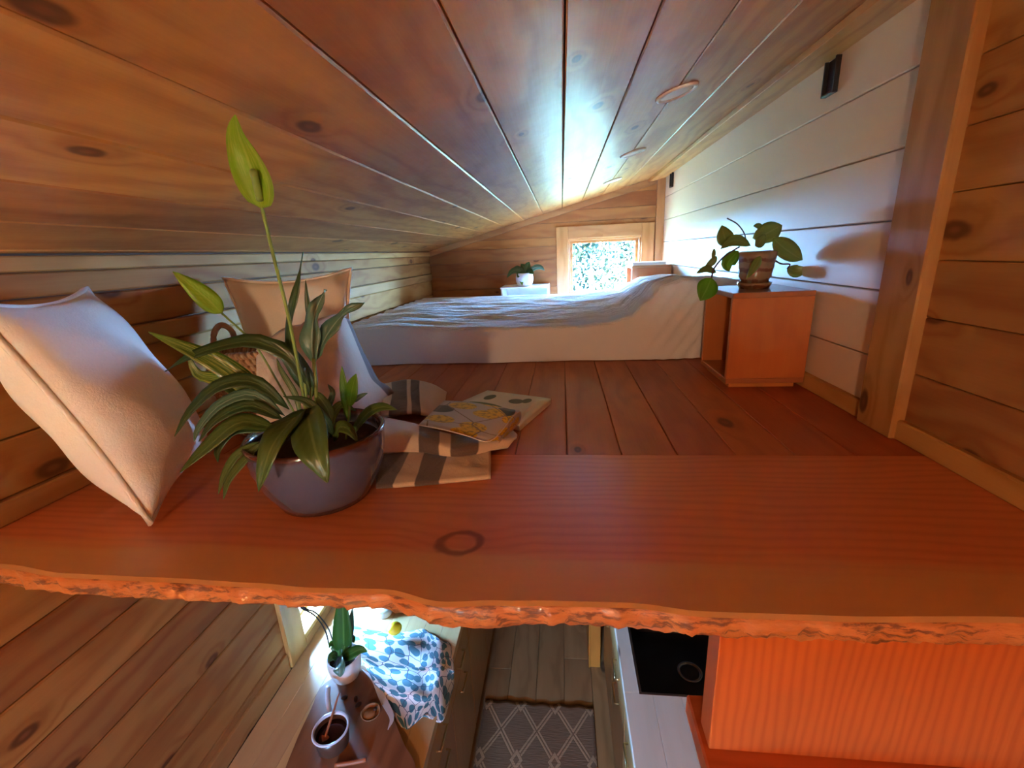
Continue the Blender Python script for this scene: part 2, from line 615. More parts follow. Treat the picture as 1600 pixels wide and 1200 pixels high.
def wicker():
    N = NT('wicker')
    o = N.sep(N.obj())
    ang = N.math('ARCTAN2', o[1], o[0])
    tw = N.math('SINE', N.math('ADD', N.math('MULTIPLY', ang, 62.), N.math('MULTIPLY', o[2], 210.)))
    nz = N.noise(N.obj(), 60., 3)
    c = N.mix(N.math('MULTIPLY_ADD', tw, .3, .3), (.66, .42, .23), (.42, .22, .10))
    c = N.mix(N.math('MULTIPLY', nz, .4), c, (.32, .16, .07))
    N.base(c, .75)
    N.bump(tw, .8, .006)
    return N.m


M['wicker'] = wicker()
M['rope'] = simple('rope', (.62, .50, .38), .8, .3, 90., .8)


def coverlet():
    N = NT('coverlet')
    o = N.sep(N.obj())
    n1 = N.noise(N.comb(N.math('MULTIPLY', o[0], 5.), N.math('MULTIPLY', o[1], 24.), N.math('MULTIPLY', o[2], 8.)), 1., 5, .65, .8)
    n2 = N.noise(N.obj(), 190., 3, .7)
    N.base((.70, .70, .73), .95, Sheen_Weight=1.0, Sheen_Roughness=.5)
    up = N.math('MULTIPLY_ADD', N.step(N.sep(N.n('NewGeometry').outputs['Normal'])[2], .2, .7), .88, .12)
    n3 = N.noise(N.comb(N.math('MULTIPLY', o[0], 22.), N.math('MULTIPLY', o[1], 60.), N.math('MULTIPLY', o[2], 30.)), 1., 4, .6, .5)
    N.bump(N.math('ADD', N.math('ADD', n1, N.math('MULTIPLY', n3, .45)), N.math('MULTIPLY', n2, .10)), up, .035)
    return N.m


M['coverlet'] = coverlet()


def throw(name, dark):
    """cream wool with woven dark stripes at the listed (u0,u1,slant) places"""
    N = NT(name)
    u = N.sep(N.uv())
    f = 0.0
    for (a, b, sl) in dark:
        x = N.math('MULTIPLY_ADD', u[1], sl, u[0])
        k = N.math('MULTIPLY', N.step(x, a - .006, a + .006), N.step(x, b + .006, b - .006))
        f = k if f == 0.0 else N.math('MAXIMUM', f, k)
    nz = N.noise(N.obj(), 300., 3)
    c = N.mix(f, (.72, .58, .44), (.075, .055, .055)) if dark else (.72, .58, .44)
    N.base(N.mix(N.math('MULTIPLY', nz, .3), c, (.3, .22, .17)), .95, Sheen_Weight=.3)
    N.bump(N.math('ADD', N.math('MULTIPLY', nz, .2), N.noise(N.obj(), 25., 3)), .5, .006)
    return N.m


def rugmat():
    N = NT('rug_weave')
    o = N.sep(N.obj())
    Wc, Hc = .196, .30
    a = N.math('MULTIPLY', N.math('ABSOLUTE', N.math('SUBTRACT', N.math('FRACT', N.math('ADD', N.math('DIVIDE', o[0], Wc), 10.)), .5)), 2.)
    b = N.math('MULTIPLY', N.math('ABSOLUTE', N.math('SUBTRACT', N.math('FRACT', N.math('ADD', N.math('DIVIDE', o[1], Hc), 10.5)), .5)), 2.)
    d = N.math('ABSOLUTE', N.math('SUBTRACT', N.math('ADD', a, b), 1.))
    l1 = N.math('MULTIPLY', N.step(d, .17, .14), N.step(d, .03, .05))
    k = N.math('ADD', a, N.math('SUBTRACT', 1., b))
    ring = N.math('MULTIPLY', N.step(k, .36, .33), N.step(k, .15, .18))
    inner = N.step(k, .40, .36)
    f = N.math('MAXIMUM', ring, N.math('MULTIPLY', l1, N.math('SUBTRACT', 1., inner)))
    st = N.noise(N.comb(N.math('MULTIPLY', o[0], 14.), N.math('MULTIPLY', o[1], 160.), 0.), 1., 2)
    c = N.mix(st, (.17, .115, .065), (.27, .19, .115))
    c = N.mix(N.math('MULTIPLY', f, .9), c, (.50, .37, .22))
    N.base(c, .95)
    N.bump(N.math('ADD', N.math('MULTIPLY', f, .7), st), .6, .004)
    return N.m


M['rug_weave'] = rugmat()


def ginkgo():
    N = NT('ginkgo_print')
    u = N.sep(N.uv())
    p = N.comb(u[0], u[1], 0.)
    wv = N.noise(p, 6., 2)
    q = N.comb(N.math('MULTIPLY_ADD', wv, .06, u[0]), N.math('MULTIPLY_ADD', wv, .08, u[1]), 0.)
    v = N.n('TexVoronoi', {'Vector': q, 'Scale': 10., 'Randomness': .75}, voronoi_dimensions='2D')
    blob = N.step(v.outputs['Distance'], .40, .36)
    v2 = N.n('TexVoronoi', {'Vector': q, 'Scale': 8., 'Randomness': .9}, voronoi_dimensions='2D', feature='DISTANCE_TO_EDGE')
    stem_ = N.step(v2.outputs[0], .032, .018)
    c = N.mix(blob, (.74, .75, .74), (.055, .20, .26))
    c = N.mix(stem_, c, (.05, .07, .13))
    N.base(c, .85, Sheen_Weight=.2)
    N.bump(N.noise(N.obj(), 300., 2), .2, .002)
    return N.m


M['ginkgo_print'] = ginkgo()


def cover_print():
    N = NT('lemon_cover')
    u = N.sep(N.uv())
    p = N.comb(N.math('MULTIPLY', u[0], 1.0), N.math('MULTIPLY', u[1], .72), 0.)
    v = N.n('TexVoronoi', {'Vector': p, 'Scale': 4.4, 'Randomness': .8}, voronoi_dimensions='2D')
    cs = N.sep(v.outputs['Color'])
    fr = N.math('MULTIPLY', N.step(v.outputs['Distance'], .43, .38), N.math('GREATER_THAN', cs[0], .35))
    nz = N.noise(p, 30., 3)
    fruit = N.mix(N.step(nz, .45, .65), (.80, .50, .02), (.35, .22, .02))
    lf = N.math('MULTIPLY', N.step(v.outputs['Distance'], .48, .44), N.math('LESS_THAN', cs[0], .30))
    c = N.mix(fr, (.52, .46, .44), fruit)
    c = N.mix(lf, c, (.035, .045, .035))
    v2 = N.n('TexVoronoi', {'Vector': p, 'Scale': 3., 'Randomness': 1.}, voronoi_dimensions='2D', feature='DISTANCE_TO_EDGE')
    c = N.mix(N.step(v2.outputs[0], .02, .01), c, (.22, .15, .08))
    N.base(c, .35, Coat_Weight=.2)
    return N.m


M['lemon_cover'] = cover_print()


def inside_print():
    N = NT('green_page')
    u = N.sep(N.uv())
    def el(cu, cv, ru, rv):
        a = N.math('DIVIDE', N.math('SUBTRACT', u[0], cu), ru)
        b = N.math('DIVIDE', N.math('SUBTRACT', u[1], cv), rv)
        return N.step(N.math('ADD', N.math('MULTIPLY', a, a), N.math('MULTIPLY', b, b)), 1.1, .85)
    c = (.70, .62, .53)
    for (a, col) in ((el(.22, .30, .07, .13), (.06, .07, .035)), (el(.62, .30, .10, .10), (.10, .11, .06)), (el(.35, .70, .30, .16), (.10, .14, .05)), (el(.74, .22, .06, .10), (.09, .09, .04))):
        c = N.mix(a, c, col)
    N.base(c, .5)
    return N.m


M['green_page'] = inside_print()


def glass():
    N = NT('window_glass')
    g = N.n('BsdfGlossy', {'Roughness': .02})
    t = N.n('BsdfTransparent', {'Color': (.93, .97, .96, 1)})
    lw = N.n('LayerWeight', {'Blend': .12})
    m = N.n('MixShader', {0: N.math('MULTIPLY', lw.outputs['Fresnel'], .6), 1: t.outputs[0], 2: g.outputs[0]})
    N.s(N.out.inputs[0], m.outputs[0])
    return N.m


M['glass'] = glass()
N_ = NT('bulb')
N_.base((.9, .8, .7), .4)
N_.s(N_.p.inputs['Emission Color'], (1.0, .66, .38, 1))
N_.s(N_.p.inputs['Emission Strength'], 190.0)
M['bulb'] = N_.m


# ------------------------------------------------------------------ walls
def cut(u0, u1, z0, z1, openings):
    """intervals of u left over in the row z0..z1 after the openings (covered ones drop out)"""
    segs = [(u0, u1)]
    for (a, b, c, d) in openings:
        if z1 > c + .002 and z0 < d - .002:
            new = []
            for s0, s1 in segs:
                if b <= s0 or a >= s1:
                    new.append((s0, s1))
                else:
                    if a > s0:
                        new.append((s0, a))
                    if b < s1:
                        new.append((b, s1))
            segs = new
    return segs


def backing_rows(openings, z0, z1):
    zs = sorted({z0, z1, *[o[2] for o in openings], *[o[3] for o in openings]})
    return [(a, b) for a, b in zip(zs, zs[1:]) if b > a]


G = .0016   # half of the joint between boards
# left wall: solid body behind, boards in front
body = []
for a, b in backing_rows((W2,), -.05, 2.56):
    for s0, s1 in cut(YF, YB + .15, a, b, (W2,)):
        body.append((XL - .10, XL - .02, s0, s1, a, b))
wl = struct(boxes('wall_left', body, M['underlay']))
rows = [(2.172, 2.302), (2.36, 2.455), (2.455, 2.512), (2.05, 2.172)]
z = 1.888
while z > .9:
    rows.append((z - .1315, z))
    z -= .1315
rows.append((1.888, 2.0))
for (a, b) in rows:
    ops = [(o[0], o[1], o[2], o[3]) for o in (W2,)]
    for s0, s1 in cut(YF, YB, a, b, ops):
        # a staggered butt joint in the long boards
        cuts = [s0, s1]
        if a > 2.4 and b < 2.5:
            cuts = [s0, 1.18, s1]
        for c0, c1 in zip(cuts, cuts[1:]):
            box('board', XL - .02, XL, c0 + G / 2, c1 - G / 2, a + G, b - G, M['pine_wall'], wl, .0035)
struct(box('trim_1', XL - .02, XL + .012, YF, YB, 2.512, 2.546, M['pine_trim_y'], None, .003))
struct(box('trim_2', XL - .02, XL + .010, YF, YB, 2.302, 2.358, M['pine_trim_y'], None, .004))
struct(box('baseboard_left', XL - .02, XL + .012, .62, YB, 2.0, 2.05, M['pine_trim_y'], None, .004))

# right wall: white shiplap in the loft, pine boards near the stairs and below
wr = struct(boxes('wall_right', [(XR + .02, XR + .10, YF, YB + .15, -.05, 3.12)], M['underlay']))
YP0, YP1 = 1.152, 1.288
for (a, b) in ((2.0, 2.18), (2.18, 2.358), (2.358, 2.535), (2.535, 2.707), (2.707, 2.884), (2.884, 3.06)):
    box('shiplap_board', XR, XR + .02, YP1 - .02, YB, a + G, b - G, M['white_board'], wr, .0025)
for (a, b) in ((2.0, 2.172), (2.172, 2.31), (2.31, 2.44), (2.44, 2.583), (2.583, 2.712), (2.712, 2.842), (2.842, 2.96), (2.96, 3.06)):
    box('board', XR, XR + .02, YF, YP0 + .02, a + G / 2, b - G / 2, M['pine_wall'], wr, .002)
z = 0.0
while z < 1.99:
    box('board', XR, XR + .02, YF, YB, z + G, min(z + .133, 2.0) - G, M['pine_wall'], wr, .004)
    z += .133
struct(prism('trim_3', [(YP0, 2.0), (YP1, 2.0), (YP1, 3.058), (YP0, 3.058)], 'x', XR - .028, XR + .02, M['pine_post'], None, .004))
struct(box('baseboard_right', XR - .016, XR + .01, .60, YB, 2.0, 2.052, M['pine_trim_y'], None, .004))
xr0 = XR - .14
struct(hexa('trim_4', [(xr0, YF, ceil_z(xr0) - .022), (XR, YF, ceil_z(XR) - .026), (XR, YB, ceil_z(XR) - .026), (xr0, YB, ceil_z(xr0) - .022),
                       (xr0, YF, ceil_z(xr0) - .001), (XR, YF, ceil_z(XR) - .001), (XR, YB, ceil_z(XR) - .001), (xr0, YB, ceil_z(xr0) - .001)], M['pine_ceiling'], None, .001))

# back wall with the loft window
body = []
for a, b in backing_rows((W1,), -.05, 2.56):
    for s0, s1 in cut(XL - .1, XR + .1, a, b, (W1,)):
        body.append((s0, s1, YB + .02, YB + .10, a, b))
for a, b in backing_rows((W1,), 2.56, 3.05):
    for s0, s1 in cut(XL - .1, XR + .1, a, b, (W1,)):
        body.append((s0, s1, YB + .02, YB + .10, a, b))
wb = struct(boxes('wall_back', body, M['underlay']))
zz = 2.0
zrows = [(0.0 + i * .133, .133 + i * .133) for i in range(15)] + [(2.0, 2.085), (2.085, 2.205), (2.205, 2.325), (2.325, 2.435), (2.435, 2.545), (2.545, 2.62), (2.62, 2.735), (2.735, 2.83), (2.83, 2.945), (2.945, 3.06)]
for (a, b) in zrows:
    b = min(b, 2.0) if a < 1.99 else b
    for s0, s1 in cut(XL, XR, a, b, (W1,)):
        # clip the row under the sloping ceiling
        xa = XL + (a + G - 2.55) / SLOPE          # where the ceiling meets the lower edge
        xb = XL + (b - G - 2.55) / SLOPE
        l = max(s0, xa)
        if l > s1 - .02:
            continue
        poly = [(l, a + G), (s1, a + G)]
        if xb < s1:
            poly += [(s1, b - G), (max(l, xb), b - G)]
            if l < xb and ceil_z(l) > a + G + .001:
                poly.append((l, ceil_z(l)))
        else:
            poly += [(s1, ceil_z(s1))]
            if ceil_z(l) > a + G + .001:
                poly.append((l, ceil_z(l)))
        prism('board', poly, 'y', YB, YB + .02, M['pine_back'], wb, .0)
# raked trim under the ceiling and the corner trim by the white wall
struct(prism('trim_5', [(XL, ceil_z(XL) - .045), (XR - .07, ceil_z(XR - .07) - .05), (XR - .07, ceil_z(XR - .07)), (XL, ceil_z(XL))], 'y', YB - .018, YB + .001, M['pine_trim_x'], None, .002))
struct(box('trim_6', XR - .066, XR, YB - .022, YB + .001, 2.0, 3.04, M['pine_post_x'], None, .002))


def window(name, W, axis, wallc, sign, depth=.12, casing=.085, mats=None, sill=True, mull=False, frame_mat='pine_trim_x', post_mat='pine_post_x', sash='vinyl', drop=None):
    """axis: 'x' -> the wall runs along x at y=wallc ; 'y' -> runs along y at x=wallc. sign = outward direction"""
    a, b, z0, z1 = W
    drop = casing * .9 if drop is None else drop
    def bx(nm, u0, u1, d0, d1, za, zb, m, parent, bev=.003):
        lo, hi = sorted((wallc + sign * d0, wallc + sign * d1))
        if axis == 'x':
            return box(nm, u0, u1, lo, hi, za, zb, m, parent, bev)
        return box(nm, lo, hi, u0, u1, za, zb, m, parent, bev)
    r = struct(bx(name, a - .001, b + .001, -.001, depth, z1 - .018, z1, M[frame_mat], None, .002))   # head of the jamb
    bx('jamb', a, a + .018, -.001, depth, z0, z1 - .018, M[post_mat], r)
    bx('jamb', b - .018, b, -.001, depth, z0, z1 - .018, M[post_mat], r)
    bx('window_sill', a, b, -.02, depth, z0, z0 + .022, M[frame_mat], r)
    bx('casing', a - casing, a + .004, -.02, 0, z0 - drop, z1 + casing, M[post_mat], r)
    rc = min(casing, .1)
    bx('casing', b - .004, b + rc, -.02, 0, z0 - drop, z1 + casing, M[post_mat], r)
    bx('casing', a + .004, b - .004, -.022, 0, z1 - .004, z1 + casing, M[frame_mat], r)
    bx('casing', a + .004, b - .004, -.022, 0, z0 - drop, z0 + .004, M[frame_mat], r)
    # sash
    s0, s1, q0, q1 = a + .018, b - .018, z0 + .022, z1 - .018
    k = .024
    sm = M[sash]
    bx('sash_rail', s0, s1, .07, .10, q0, q0 + k, sm, r, .002)
    bx('sash_rail', s0, s1, .07, .10, q1 - k, q1, sm, r, .002)
    bx('sash_stile', s0, s0 + k, .07, .10, q0 + k, q1 - k, sm, r, .002)
    bx('sash_stile', s1 - k, s1, .07, .10, q0 + k, q1 - k, sm, r, .002)
    if mull:
        m_ = (s0 + s1) / 2
        bx('mullion', m_ - .02, m_ + .02, .07, .10, q0 + k, q1 - k, sm, r, .002)
    bx('pane', s0 + k * .6, s1 - k * .6, .083, .087, q0 + k * .6, q1 - k * .6, M['glass'], r, 0)
    return r


window('window_1', W1, 'x', YB, 1, casing=.10, sash='pine_trim_x')
window('window_2', W2, 'y', XL, -1, casing=.11, mull=False, frame_mat='pine_trim_y', post_mat='pine_post', drop=.04)

# end wall behind the camera
body = []
for a, b in backing_rows((W3,), -.05, 3.05):
    for s0, s1 in cut(XL - .1, XR + .1, a, b, (W3,)):
        body.append((s0, s1, YF - .10, YF, a, b))
struct(boxes('wall_front', body, M['pine_back']))
window('window_3', W3, 'x', YF, -1, casing=.10, mull=True)

# ceiling of long boards
xs = [-1.18, -1.155, -.99, -.822, -.652, -.482, -.312, -.15, .011, .174, .338, .50, .85]
v = []
for x in (XL - .12, XR + .12):
    for y in (YF - .1, YB + .16):
        v.append((x, y))
cl = struct(hexa('ceiling', [(XL - .12, YF - .1, ceil_z(XL - .12) + .02), (XR + .12, YF - .1, ceil_z(XR + .12) + .02), (XR + .12, YB + .16, ceil_z(XR + .12) + .02), (XL - .12, YB + .16, ceil_z(XL - .12) + .02),
                             (XL - .12, YF - .1, ceil_z(XL - .12) + .1), (XR + .12, YF - .1, ceil_z(XR + .12) + .1), (XR + .12, YB + .16, ceil_z(XR + .12) + .1), (XL - .12, YB + .16, ceil_z(XL - .12) + .1)], M['underlay'], None, 0))
for a, b in zip(xs, xs[1:]):
    a, b = a + G, b - G
    hexa('ceiling_board', [(a, YF, ceil_z(a)), (b, YF, ceil_z(b)), (b, YB + .02, ceil_z(b)), (a, YB + .02, ceil_z(a)),
                           (a, YF, ceil_z(a) + .02), (b, YF, ceil_z(b) + .02), (b, YB + .02, ceil_z(b) + .02), (a, YB + .02, ceil_z(a) + .02)], M['pine_ceiling'], cl, .003)

# loft floor
lf = struct(boxes('floor', [(XL, XR, YS, YB, 1.93, 1.985)], M['underlay']))
x = -1.18
xsf = [-1.18, -1.085, -.95, -.815, -.675, -.54, -.405, -.265, -.128, .006, .143, .28, .418, .555, .69, .85]
for a, b in zip(xsf, xsf[1:]):
    box('floor_board', a + .0008, b - .0008, YS + .001, YB, 1.985, ZL - .0005, M['loft_board'], lf, .002)

# kitchen floor
kf = struct(boxes('floor_kitchen', [(XL - .1, XR + .1, YF, YB + .1, -.08, -.02)], M['underlay']))
x = XL
while x < XR - .02:
    x1 = min(x + .165, XR)
    ys = [YF, -1.2 + random.random(), .9 + random.random() * .5, 2.1 + random.random() * .6, YB]
    for c0, c1 in zip(ys, ys[1:]):
        box('floor_plank', x + .0008, x1 - .0008, c0 + .0008, c1 - .0008, -.02, 0, M['floor_plank'], kf, .0015)
    x = x1


# ------------------------------------------------------------------ live edge slab
def interp(tab, x):
    if x <= tab[0][0]:
        return tab[0][1]
    for (x0, y0), (x1, y1) in zip(tab, tab[1:]):
        if x <= x1:
            t = (x - x0) / (x1 - x0)
            t = t * t * (3 - 2 * t)
            return y0 + (y1 - y0) * t
    return tab[-1][1]


ZSB = 1.925
top_px = [(-60, 884), (0, 890), (100, 905), (250, 912), (400, 921), (480, 928), (600, 931), (690, 951), (775, 949), (880, 950), (985, 953), (1103, 967), (1300, 974), (1600, 977), (1900, 985)]
bot_px = [(-60, 905), (0, 912), (100, 928), (200, 935), (300, 940), (480, 947), (600, 949), (652, 962), (700, 980), (744, 986), (780, 984), (810, 978), (900, 977), (985, 984), (1103, 995), (1300, 1003), (1600, 1012), (1900, 1020)]
tt = sorted((p.x, p.y) for p in (at(a, b, z=ZL - .006) for a, b in top_px))
bt = sorted((p.x, p.y) for p in (at(a, b, z=ZSB) for a, b in bot_px))


def slab():
    n = 260
    vs_, fs, mi = [], [], []
    ring = 0
    for i in range(n):
        x = XL + .002 + (XR - XL - .004) * i / (n - 1)
        yt, yb = interp(tt, x), interp(bt, x)
        w1 = .0025 * math.sin(x * 61) + .002 * math.sin(x * 133 + 1) + .0012 * math.sin(x * 310)
        prof = [(YS, ZL), (.85, ZL), (.70, ZL), (yt + .05, ZL), (yt + .008, ZL - .0005), (yt + .001, ZL - .004),
                (yt - .002 + w1, ZL - .016), (yt * .7 + yb * .3 - .008 + w1 * 2, ZL - .034), (yt * .35 + yb * .65 - .006 - w1, ZSB + .022), (yb - .002 + w1, ZSB + .008),
                (yb + .006, ZSB), (.75, ZSB), (YS, ZSB)]
        ring = len(prof)
        vs_ += [(x, y, z) for y, z in prof]
    for i in range(n - 1):
        for k in range(ring):
            l = (k + 1) % ring
            fs.append((i * ring + k, (i + 1) * ring + k, (i + 1) * ring + l, i * ring + l))
            mi.append(1 if 5 <= k <= 9 else 0)
    fs.append(tuple(range(ring)))
    fs.append(tuple((n - 1) * ring + k for k in range(ring))[::-1])
    mi += [0, 0]
    o = make('live_edge_slab', vs_, fs, M['slab_top'], None, True, None, SLAB_C)
    o.data.materials.append(M['live_edge'])
    for p, m in zip(o.data.polygons, mi):
        p.material_index = m
        p.use_smooth = m == 1
    return tag(o, 'thick reddish wooden slab with a natural live edge along the loft front', 'slab')


slab()

# ------------------------------------------------------------------ stairs below the slab on the right
st = thing('stair_step', 'orange fir stair riser with a dark tread under the slab', 'step', (.56, .6, 1.55))
box('riser', .257, XR, .64, .692, 1.60, ZSB, M['fir_riser'], st, .002)
box('tread', .245, XR, .06, .75, 1.552, 1.60, M['fir_tread'], st, .004)

# ------------------------------------------------------------------ ceiling lights and wall brackets
for i, (px, py, lab) in enumerate(((1062, 142, 'round recessed ceiling light nearest the camera, the largest of three'), (993, 237, 'round recessed ceiling light in the middle of the row of three'), (960, 281, 'round recessed ceiling light farthest back near the window wall'))):
    d = ROT @ Vector(((px - 800) / F_PX, -(py - 600) / F_PX, -1.0))
    t = (2.55 - SLOPE * XL - CAM.z) / (d.z - SLOPE * d.x)
    p = CAM + d * t
    p.x = .343
    p.z = ceil_z(p.x)
    e = thing('ceiling_light', lab, 'ceiling light', p, 'recessed ceiling lights')
    e.rotation_euler = (0, -math.atan(SLOPE), 0)
    WLOC[e.name] = Vector((0, 0, 0))
    lathe('trim_ring', [(.046, -.003), (.05, -.008), (.058, -.007), (.062, -.0005), (.046, -.0005)], (0, 0, 0), M['lamp_ring'], e)
    lathe('lens', [(.0001, -.0035), (.03, -.0045), (.047, -.004), (.047, -.0005), (.0001, -.0005)], (0, 0, 0), M['lamp_lens'], e)

for y0, y1, lab in ((1.672, 1.738, 'black metal bracket high on the white shiplap wall, nearer one'), (3.79, 3.86, 'black metal bracket on the white wall next to the window corner')):
    e = thing('wall_bracket', lab, 'bracket', (XR, (y0 + y1) / 2, 2.93), 'black wall brackets')
    box('back_plate', XR - .004, XR, y0, y1, 2.93, 3.03, M['black'], e, .001)
    box('side_flange', XR - .016, XR - .004, y0, y0 + .006, 2.93, 3.03, M['black'], e, .001)
    box('side_flange', XR - .016, XR - .004, y1 - .006, y1, 2.93, 3.03, M['black'], e, .001)
    box('lower_lip', XR - .016, XR - .004, y0 + .006, y1 - .006, 2.93, 2.938, M['black'], e, .001)


# added globe pendant, unseen behind the camera, warm front light for bed and slab
gp = thing('added_pendant_lamp', 'added warm glass globe pendant, unseen behind the camera', 'lamp', (-.50, -2.1, 2.36))
pz = ceil_z(-.50)
lathe('canopy', [(.0001, pz - .03), (.045, pz - .03), (.05, pz - .012), (.05, pz + .0), (.0001, pz + .0)], (-.50, -2.1, 0), M['black'], gp, 24)
tube('cord', [(-.50, -2.1, 2.44), (-.50, -2.1, 2.55), (-.50, -2.1, pz - .02)], .003, M['black'], gp, 6, 6)
lathe('socket', [(.0001, 2.44), (.018, 2.44), (.02, 2.425), (.022, 2.405), (.0001, 2.405)], (-.50, -2.1, 0), M['brass'], gp, 20)
gl = [(.0001 + .055 * math.sin(PI * k / 14), 2.36 - .055 * math.cos(PI * k / 14)) for k in range(15)]
lathe('globe', gl, (-.50, -2.1, 0), M['bulb'], gp, 28)

# ------------------------------------------------------------------ bed
def bed():
    e = thing('bed', 'low mattress on the loft floor under a wrinkled cream coverlet', 'bed', (-.15, 3.0, ZL))
    x0, x1, y0, y1 = -1.14, .828, YM, 3.58
    tabz = [(-1.14, 2.185), (-.85, 2.196), (-.5, 2.178), (-.23, 2.170), (.05, 2.170), (.2, 2.178), (.3, 2.205), (.37, 2.27), (.44, 2.345), (.52, 2.365), (.62, 2.352), (.75, 2.345), (.83, 2.33)]
    tabb = [(-1.14, 2.192), (-.5, 2.186), (.1, 2.182), (.38, 2.198), (.5, 2.25), (.59, 2.288), (.75, 2.30), (.83, 2.295)]
    nx, nf, ntop = 170, 16, 170
    vs_, fs = [], []
    rnd = random.Random(3)
    ph = [rnd.random() * 6 for _ in range(8)]
    R = .022
    for i in range(nx):
        x = x0 + (x1 - x0) * i / (nx - 1)
        ze, zb = interp(tabz, x), interp(tabb, x)
        side = min(1, (x - x0) / .04)
        col = []
        for k in range(nf):                      # front face, floor to edge
            t = k / (nf - 1)
            z = ZL + .004 + (ze - R - ZL - .004) * t
            y = y0 + .010 * math.sin(t * PI) * -1 + .006 * math.sin(x * 9 + ph[0]) * (1 - t) + .004 * math.sin(x * 23 + t * 3)
            if x > .3:
                fold = min(1, (x - .3) / .25)
                y += .006 * fold * math.sin((x * 1.4 - z) * 70)
            col.append((y, z))
        for k in range(1, 6):
            an = k / 6 * PI / 2
            col.append((y0 + .004 * math.sin(x * 23 + 3) + R * (1 - math.cos(an)), ze - R + R * math.sin(an)))
        for k in range(ntop):
            t = k / (ntop - 1)
            y = y0 + R + (y1 - R - y0 - R) * t
            tt_ = min(1, t * 1.15)
            z = ze + (zb - ze) * (tt_ * tt_ * (3 - 2 * tt_))
            edge = min(1, t * 12, (1 - t) * 12)
            z += edge * (.0035 * math.sin(y * 31 + 2.2 * math.sin(x * 4 + ph[1])) + .003 * math.sin(y * 53 + x * 7 + ph[2]) + .002 * math.sin(x * 19 + y * 40) + .0007 * math.sin(y * 97 + 3 * math.sin(x * 6.3 + ph[3]) + ph[4]) + .0005 * math.sin(y * 140 + 5 * math.sin(x * 4.1 + ph[5]) + x * 9))
            col.append((y, z))
        for k in range(1, 6):
            an = k / 6 * PI / 2
            col.append((y1 - R + R * math.sin(an), zb - R + R * math.cos(an)))
        col.append((y1, ZL + .004))
        m = len(col)
        for y, z in col:
            zz = ZL + .004 + (z - ZL - .004) * (math.sin(side * PI / 2) ** .5 if side < 1 else 1)
            vs_.append((x, y, zz))
    for i in range(nx - 1):
        for k in range(m - 1):
            fs.append((i * m + k, (i + 1) * m + k, (i + 1) * m + k + 1, i * m + k + 1))
    make('coverlet', vs_, fs, M['coverlet'], e, True)
    box('mattress', x0 + .06, x1 - .01, y0 + .06, y1 - .06, ZL + .001, ZL + .13, M['pillow_cream'], e, .01)
    return e


bed()


# ------------------------------------------------------------------ cubby boxes
def cubby(name, label, cat, x0, x1, y0, y1, z0, z1, mats, open_side, t=.018, feet=True, closed=True, mt=None):
    e = thing(name, label, cat, ((x0 + x1) / 2, (y0 + y1) / 2, z0), None)
    ms, mt = mats
    base = z0 + (.02 if feet else 0)
    if feet:
        box('plinth', x0 + .02, x1 - .02, y0 + .025, y1 - .02, z0, base, ms, e, 0)
    box('top_panel', x0 - .002, x1, y0 - .002, y1, z1 - t, z1, mt, e, .002)
    box('bottom_panel', x0, x1, y0, y1, base, base + t, mt, e, .002)
    sides = {'front': (x0, x1, y0, y0 + t), 'rear': (x0, x1, y1 - t, y1), 'left': (x0, x0 + t, y0 + t, y1 - t), 'right': (x1 - t, x1, y0 + t, y1 - t)}
    for s, (a, b, c, d) in sides.items():
        if s != open_side:
            box(s + '_panel', a, b, c, d, base + t, z1 - t, ms, e, .0015)
    return e


cubby('nightstand', 'small reddish wooden cube nightstand against the white shiplap wall', 'nightstand', .572, XR - .018, 1.60, 1.90, ZL, 2.337, (M['fir_box'], M['fir_box_top']), 'left')
cubby('nightstand', 'wooden cube nightstand half hidden behind the bed beside the window', 'nightstand', .535, XR - .02, 3.63, 3.93, ZL, 2.365, (M['fir_box'], M['fir_box_top']), 'left', feet=False)
cubby('cube_shelf', 'pale open cube shelf standing against the back wall behind the bed', 'shelf', -.503, -.109, 3.72, 4.06, ZL, 2.237, (M['vinyl'], M['vinyl']), 'front', t=.014, feet=False)

bk = thing('book', 'closed pale book lying on the far nightstand', 'book', (.66, 3.74, 2.365))
box('cover', .54, .80, 3.65, 3.85, 2.365, 2.369, M['page'], bk, .001)
box('page_block', .545, .795, 3.655, 3.845, 2.369, 2.384, M['white_paint'], bk, .001)
box('cover', .54, .80, 3.65, 3.85, 2.384, 2.388, M['page'], bk, .001)


